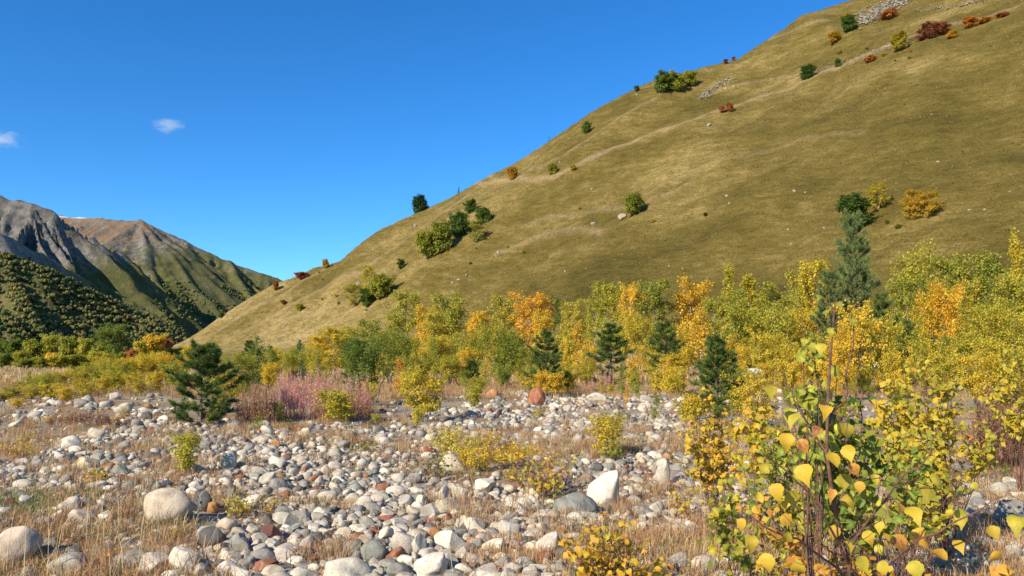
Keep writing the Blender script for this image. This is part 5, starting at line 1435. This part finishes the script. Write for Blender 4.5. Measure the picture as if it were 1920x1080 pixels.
def near_shrub(name, label, cat, u, vb, D, wpx, top_v, low_v, nleaf, lpx, a_mu, a_sd, stem_mat, seed, nstem=9, val=(.7, 1.05), extra=0, shape='round', lm=None, green_tilt=0.0):
    """a shrub whose leaves can be told apart: each leaf a part of its own"""
    rng = np.random.default_rng(seed)
    d = px_dir(u, 655); x = d[0] / d[1] * D
    b0 = np.array([x, D, float(ground_z(x, D))])
    top = at(u, top_v, D)[2] - b0[2]; low = max(at(u, low_v, D)[2] - b0[2], .02); W = wpx * D / FPX
    root = empty(name, b0)
    S = []; T = []
    for s in range(nstem):
        az = rng.uniform(0, 6.28); rr = W * .5 * rng.uniform(.1, 1.0)
        hh = top * rng.uniform(.72, 1.02) * (1 - .28 * (rr / (W * .5)) ** 2)
        if shape == 'spray': hh = top * rng.uniform(.35, 1.0)
        m = 8; t = np.linspace(0, 1, m)
        pts = np.stack([math.cos(az) * rr * t ** 1.1, math.sin(az) * rr * .7 * t ** 1.1, hh * t], 1) + rng.normal(0, .012, (m, 3)) * t[:, None]
        pts[0, 2] -= .03
        V, F = polytube(pts, np.linspace(.0030, .0010, m) * (top / 1.2 + .3), 5)
        S.append((V, F))
        for q in range(10):
            f = rng.uniform(.25, .98); i = min(int(f * (m - 1)), m - 2); st = pts[i] + (pts[i + 1] - pts[i]) * (f * (m - 1) - i)
            dr = unit(np.array([rng.normal(), rng.normal() * .8, rng.uniform(.2, 1.2)]))
            en = st + dr * W * rng.uniform(.10, .24)
            T.append((st, en))
    mb = MB()
    for V, F in S: mb.add(V, F)
    V, F = tubes([t[0] for t in T], [t[1] for t in T], [.0022] * len(T), [.0009] * len(T), 4); mb.add(V, F)
    link('stems', mb.mesh('stems', stem_mat), root)
    size0 = lpx * D / FPX
    def spot():
        while True:
            t = T[rng.integers(len(T))]; p = t[0] + (t[1] - t[0]) * rng.uniform(.1, 1.05)
            if p[2] > low * rng.uniform(.75, 1.1): return p
    for i in range(nleaf):
        p = spot() + rng.normal(0, size0 * .35, 3)
        tip = Vector((rng.normal(0, .7), rng.normal(-.1, .6), rng.normal(-.75, .45)))
        nrm = Vector((rng.normal(-.2, .6), rng.normal(-.7, .5), rng.normal(.5, .5)))
        a = float(np.clip(rng.normal(a_mu, a_sd), .18, .93))
        put_leaf(root, p, size0 * rng.uniform(.7, 1.25), nrm, tip, a, rng.uniform(*val), rng)
    if extra:
        C = np.array([spot() for _ in range(extra)]) + rng.normal(0, size0 * .4, (extra, 3))
        V, F = leaf_quads(rng, C, size0 * .95, .3, np.array([[-.2, -.5, .2]]), .3, .8)
        f_ = link('foliage', mesh_np('foliage', V, F, M_LEAF, False, {'rnd': rng.uniform(0, 1, extra)}), root)
        f_.color = (a_mu, a_sd * 2.6, .95, 1); f_['kind'] = 'stuff'
    tag(root, label, cat)
    if lm: LANDMARKS.append((lm, u, (top_v + low_v) / 2))

near_shrub('birch_sapling', 'green-leaved birch sapling right behind the poplar sapling', 'sapling', 1600, 1010, 3.4, 330, 690, 960, 298, 21, .31, .08, M_REDSTEM, 61, 22, (1.1, 1.6), 520, lm='the green birch sapling')
near_shrub('birch_sapling', 'tall thin birch shoots with small green leaves reaching up behind the poplar', 'sapling', 1515, 1010, 3.2, 120, 560, 800, 110, 22, .38, .09, M_REDSTEM, 62, 8, (.95, 1.4))
near_shrub('birch_shrub', 'dense birch shrub with bright yellow leaves right of the poplar sapling', 'shrub', 1760, 1000, 6.0, 215, 672, 885, 295, 13, .54, .09, M_REDSTEM, 63, 22, (.75, 1.1), 900, lm='the dense yellow birch shrub')
near_shrub('birch_shrub', 'yellow birch shrub behind the poplar sapling, left of the dense yellow one', 'shrub', 1668, 1000, 7.4, 150, 680, 860, 180, 13, .58, .07, M_REDSTEM, 64, 10, (.75, 1.05), 420)
near_shrub('birch_shrub', 'yellow birch shrub at the right picture edge behind the pale weeds', 'shrub', 1900, 900, 8.5, 150, 640, 800, 170, 12, .56, .06, M_REDSTEM, 65, 9, (.8, 1.05), 420)
near_shrub('birch_shrub', 'orange and yellow leafy shrub left of the poplar sapling', 'shrub', 1335, 920, 7.0, 150, 752, 905, 285, 11, .64, .10, M_REDSTEM, 66, 20, (.75, 1.05), 380, lm='the yellow-orange shrub')
near_shrub('birch_shrub', 'sparse yellow leafy stems between the slim young pine and the poplar', 'shrub', 1420, 900, 6.5, 130, 690, 880, 120, 15, .60, .09, M_REDSTEM, 67, 8, (.75, 1.05), 160)
near_shrub('birch_shrub', 'green and yellow birch thicket close behind the poplar, reaching to its left', 'shrub', 1500, 960, 4.8, 230, 740, 985, 240, 14, .42, .10, M_REDSTEM, 73, 18, (.9, 1.3), 560)
near_shrub('birch_shrub', 'yellow-green birch thicket close behind the poplar, reaching to its right', 'shrub', 1690, 960, 5.2, 210, 780, 985, 200, 14, .48, .10, M_REDSTEM, 74, 16, (.85, 1.2), 460)
near_shrub('low_shrub', 'low shrub with narrow orange and yellow leaves at the bottom edge', 'shrub', 1160, 1075, 4.9, 250, 985, 1090, 230, 15, .68, .10, M_REDSTEM, 68, 22, (.7, 1.05), 160, 'spray', lm='the low orange shrub')
near_shrub('low_shrub', 'green-leaved low twigs in front of the green birch sapling', 'shrub', 1380, 1010, 4.6, 190, 900, 1040, 150, 17, .42, .12, M_REDSTEM, 69, 14, (.8, 1.1), 80, 'spray')
near_shrub('low_shrub', 'tangle of brown twigs with orange leaves below the poplar', 'shrub', 1560, 1060, 3.3, 430, 960, 1090, 130, 20, .74, .10, M_REDSTEM, 70, 24, (.65, 1.0), 120, 'spray')
near_shrub('low_shrub', 'small sprig of orange leaves near the bottom right corner', 'shrub', 1868, 1075, 3.6, 120, 1020, 1070, 24, 26, .78, .05, M_REDSTEM, 71, 5, (.85, 1.05), 0, 'spray')
near_shrub('low_shrub', 'low twigs with yellow and orange leaves over the grey driftwood', 'shrub', 1020, 915, 9.0, 170, 850, 915, 90, 10, .60, .12, M_REDSTEM, 72, 16, (.75, 1.0), 60, 'spray')

# ------------------------------------------------------------------ stones on the slope
def slope_stone(u, v, wp, hp, colour, label=None):
    p = hit(u, v); k = p[1] / FPX * (.72 if label is None else 1)
    o = add_stone(p[0], p[1], wp * k, wp * k * .8, hp * k * 1.2, 'pale grey' if colour == 'white' else colour, int(u), u, (.1, .2), .2)
    colour = 'pale grey' if colour == 'white' else colour
    o.color = tuple(.72 * c for c in o.color[:3]) + (1,)
    o.location.z = p[2] + hp * k * .1
    o.name = 'rock'
    if label: tag(o, label, 'rock', 'rocks on the hillside')
    else: THINGS.append(dict(o=o, col=colour, noun='rock', u=u, v=v, cat='rock', group='rocks on the hillside', y=p[1], shape=''))
slope_stone(1167, 410, 22, 13, 'beige', 'pale rock at the left foot of the lone bush in mid slope')
for (u, v, wp, hp, c) in [(935, 474, 18, 9, 'pale grey'), (1112, 421, 14, 9, 'beige'), (1110, 355, 9, 6, 'white'), (1489, 360, 10, 7, 'white'), (1510, 362, 6, 6, 'white'), (1330, 236, 14, 10, 'pale grey'), (1478, 432, 8, 5, 'white'), (1484, 458, 10, 6, 'white'),
                         (860, 526, 14, 7, 'white'), (875, 518, 10, 6, 'white'), (848, 531, 8, 5, 'white'), (1818, 396, 10, 5, 'white'), (1846, 394, 8, 4, 'white'), (1893, 361, 9, 4, 'white'), (1362, 368, 9, 5, 'white'), (1367, 382, 6, 5, 'white'), (1758, 305, 10, 5, 'white'),
                         (672, 535, 14, 12, 'pale grey'), (778, 425, 8, 12, 'pale grey'), (535, 613, 10, 6, 'white'), (1050, 305, 6, 5, 'white'), (1194, 178, 8, 5, 'white'), (1360, 168, 9, 7, 'white'), (1375, 163, 8, 6, 'pale grey'), (1255, 500, 9, 5, 'white'), (1060, 510, 8, 5, 'white'), (1160, 532, 8, 4, 'white'), (700, 470, 8, 6, 'pale grey'), (1545, 428, 8, 5, 'white')]:
    slope_stone(u, v, wp, hp, c)
def scree(name, line, half, n, s0, s1, label, seed):
    rng = np.random.default_rng(seed); items = []
    for _ in range(n):
        f = rng.uniform(0, 1); L = len(line) - 1; i = min(int(f * L), L - 1); g = f * L - i
        u = line[i][0] * (1 - g) + line[i + 1][0] * g + rng.normal(0, half); v = line[i][1] * (1 - g) + line[i + 1][1] * g + rng.normal(0, half * .6)
        p = hit(u, v); s = rng.uniform(s0, s1)
        items.append((p[0], p[1], p[2] + .15 * s + .25, s, s * .8, s * .6))
    stone_mass(name, items, 1, label, .55)
scree('scree', [(1608, 42), (1640, 26), (1670, 12), (1700, -4)], 9, 620, .6, 1.5, 'grey scree chute at the top of the hillside', 1)
scree('scree', [(1316, 183), (1330, 176), (1348, 160), (1368, 148)], 4, 170, .5, 1.3, 'narrow grey scree streak below the clump on the skyline', 2)
scree('rubble', [(1490, 145), (1540, 128), (1600, 112), (1660, 92), (1720, 75)], 3, 120, .4, 1.1, 'pale rubble along the stony rim of the upper trail', 3)
scree('rubble', [(1720, 22), (1770, 16), (1840, 2)], 4, 100, .4, 1.1, 'scattered pale rubble high on the right of the slope', 4)

# ------------------------------------------------------------------ the wood on the low hill and the mountain's foot
def wood():
    rng = np.random.default_rng(99)
    from_x, from_y = [], []
    n = 115000
    x = rng.uniform(-1000, 40, n); y = rng.uniform(600, 1250, n)
    ix = np.clip(((x - fx[0]) / step2).astype(int), 0, len(fx) - 1); iy = np.clip(((y - fy[0]) / step2).astype(int), 0, len(fy) - 1)
    z = FZ[iy, ix]
    u, v, _ = project(np.stack([x, y, z], 1))
    gy_, gx_ = np.gradient(FZ, step2)
    dens = 1.25 + 0.4 * fbm(x / 60, y / 60, 71, 3)
    k = (u > -60) & (u < 420) & (z > -3) & (rng.uniform(0, 1, n) < dens)
    x, y, z = x[k][:19000], y[k][:19000], z[k][:19000]
    Vs, Fs, Cs = [], [], []; nn = 0
    mixc = np.array([(.085, .100, .030), (.110, .115, .034), (.150, .135, .040), (.185, .145, .048), (.22, .135, .045), (.060, .080, .027)])
    V0, F0 = ICO[1]; reg = fbm(x / 120, y / 120, 73, 3)
    for i in range(len(x)):
        s = rng.uniform(1.3, 2.9)
        ci = int(np.clip(rng.normal(1.7 + reg[i] * 1.4, 1.0), 0, 5))
        for q in range(2 if i % 3 == 0 else 1):
            o3 = rng.normal(0, .55 * s, 3) * [1, 1, .9] if q else np.zeros(3)
            Vr = V0 * rng.uniform(.55, 1.2, (len(V0), 1)) * [1, 1, 1.2]
            Vs.append(Vr * s * (1 if q == 0 else .7) + [x[i], y[i], z[i] + s * .9] + o3); Fs.append(F0 + nn); nn += len(V0)
            Cs.append(np.clip(mixc[ci] * rng.uniform(.7, 1.3, (len(F0), 1)), 0, 1))
    m, nt, N, L = mat_new('far_wood_foliage')
    a = N('ShaderNodeAttribute'); a.attribute_name = 'col'
    finish(nt, a.outputs['Color'], .95, None, .1)
    o = link('wood', mesh_np('wood', np.concatenate(Vs), np.concatenate(Fs), m, False, None, {'col': np.concatenate(Cs)}))
    o['kind'] = 'stuff'; o['label'] = 'autumn wood covering the low hill below the mountain'; o['category'] = 'wood'
    # scattered woods on the lower mountain flanks
    n = 40000; x = rng.uniform(-1500, 200, n); y = rng.uniform(1300, 3000, n)
    gx0, gy0, Zm = MZ
    ix = np.clip(((x - gx0[0]) / step).astype(int), 0, len(gx0) - 1); iy = np.clip(((y - gy0[0]) / step).astype(int), 0, len(gy0) - 1)
    z = Zm[iy, ix]; u, v, _ = project(np.stack([x, y, z], 1))
    lim = 525 + 35 * fbm(x / 250, y / 250, 74, 3) - 0.08 * np.clip(u - 350, 0, 200)
    k = (u > -60) & (u < 560) & (z > -3) & (v > lim) & (fbm(x / 90, y / 90, 75, 3) > -.25)
    x, y, z = x[k][:9000], y[k][:9000], z[k][:9000]
    Vs, Fs, Cs = [], [], []; nn = 0; V0, F0 = ICO[1]
    for i in range(len(x)):
        s = rng.uniform(2.2, 5.2)
        Vs.append(V0 * rng.uniform(.6, 1.2, (len(V0), 1)) * s + [x[i], y[i], z[i] + s * .6]); Fs.append(F0 + nn); nn += len(V0)
        Cs.append(np.clip(mixc[int(rng.choice([0, 1, 2, 5], p=[.4, .25, .15, .2]))] * rng.uniform(.75, 1.2, (len(F0), 1)), 0, 1))
    o = link('wood', mesh_np('wood', np.concatenate(Vs), np.concatenate(Fs), m, False, None, {'col': np.concatenate(Cs)}))
    o['kind'] = 'stuff'; o['label'] = 'dark woods on the lower flanks of the far mountain'; o['category'] = 'wood'
wood()

# ------------------------------------------------------------------ two small clouds
def cloud(u, v, wpx, hpx, dist, label, seed):
    c = at(u, v, dist); k = dist / FPX
    m, nt, N, L = mat_new('cloud_vapour')
    tc = N('ShaderNodeTexCoord')
    ln = N('ShaderNodeVectorMath'); ln.operation = 'LENGTH'; L(tc.outputs['Object'], ln.inputs[0])
    mp = N('ShaderNodeMapping'); mp.inputs['Location'].default_value = (seed * 3.1, seed, 0); L(tc.outputs['Object'], mp.inputs['Vector'])
    nz = noise_n(nt, mp.outputs[0], 1.5, 4, .6)
    d = math_n(nt, 'SUBTRACT', math_n(nt, 'SUBTRACT', 1.0, ln.outputs['Value']), math_n(nt, 'MULTIPLY', math_n(nt, 'SUBTRACT', nz, .34), 3.0))
    d = math_n(nt, 'MULTIPLY', math_n(nt, 'MAXIMUM', d, 0.0), 0.0075)
    pv = N('ShaderNodeVolumePrincipled'); pv.inputs['Color'].default_value = (1, 1, 1, 1); pv.inputs['Anisotropy'].default_value = 0.0
    L(d, pv.inputs['Density'])
    o_ = N('ShaderNodeOutputMaterial'); L(pv.outputs[0], o_.inputs['Volume'])
    V, F = ICO[3]
    ob = link('cloud', mesh_np('cloud', V, F, m, True)); ob.location = c
    ob.scale = (wpx * k / 2, wpx * k / 2.5, hpx * k / 2)
    tag(ob, label, 'cloud')
cloud(318, 238, 104, 40, 6000, 'small flat white cloud alone in the blue sky', 1)
cloud(2, 262, 116, 52, 6000, 'small white cloud cut by the left picture edge above the mountain', 2)

# ------------------------------------------------------------------ labels that single out each thing
def relation(t):
    best = None
    for (ph, u, v) in LANDMARKS:
        d = math.hypot(t['u'] - u, (t['v'] - v) * 1.5)
        if d > 8 and (best is None or d < best[0]): best = (d, ph, u, v)
    d, ph, u, v = best
    du, dv = t['u'] - u, t['v'] - v
    if abs(du) > 1.6 * abs(dv): r = 'left of' if du < 0 else 'right of'
    elif abs(dv) > 1.6 * abs(du): r = 'above' if dv < 0 else 'below'
    else: r = ('upper left of' if du < 0 else 'upper right of') if dv < 0 else ('lower left of' if du < 0 else 'lower right of')
    return ('close ' if d < 60 and r in ('left of', 'right of', 'above', 'below') else '') + r + ' ' + ph
ORD = ['leftmost', 'second from left', 'third from left', 'fourth from left', 'fifth from left', 'sixth from left', 'seventh from left', 'eighth from left', 'ninth from left', 'tenth from left', 'eleventh from left', 'twelfth from left']
fam = {}
for t in THINGS:
    rel = relation(t)
    t['base'] = (' '.join(x for x in (t['shape'], t['col']) if x), t['noun'], rel)
    fam.setdefault(t['base'], []).append(t)
for (c, noun, rel), ts in fam.items():
    ts.sort(key=lambda t: t['u'])
    for i, t in enumerate(ts):
        if len(ts) == 1: lab = f'{c} {noun} {rel}'
        else: lab = f'{c} {noun} {rel}, ' + (ORD[i] if i < len(ts) - 1 or len(ts) > len(ORD) + 1 and i < len(ORD) else 'rightmost of these') if i < len(ORD) else f'{c} {noun} {rel}'
        if len(lab.split()) > 16: lab = lab.replace(' of these', '').replace('leafy ', '').replace('upright ', '')
        tag(t['o'], lab, t['cat'], t['group'])
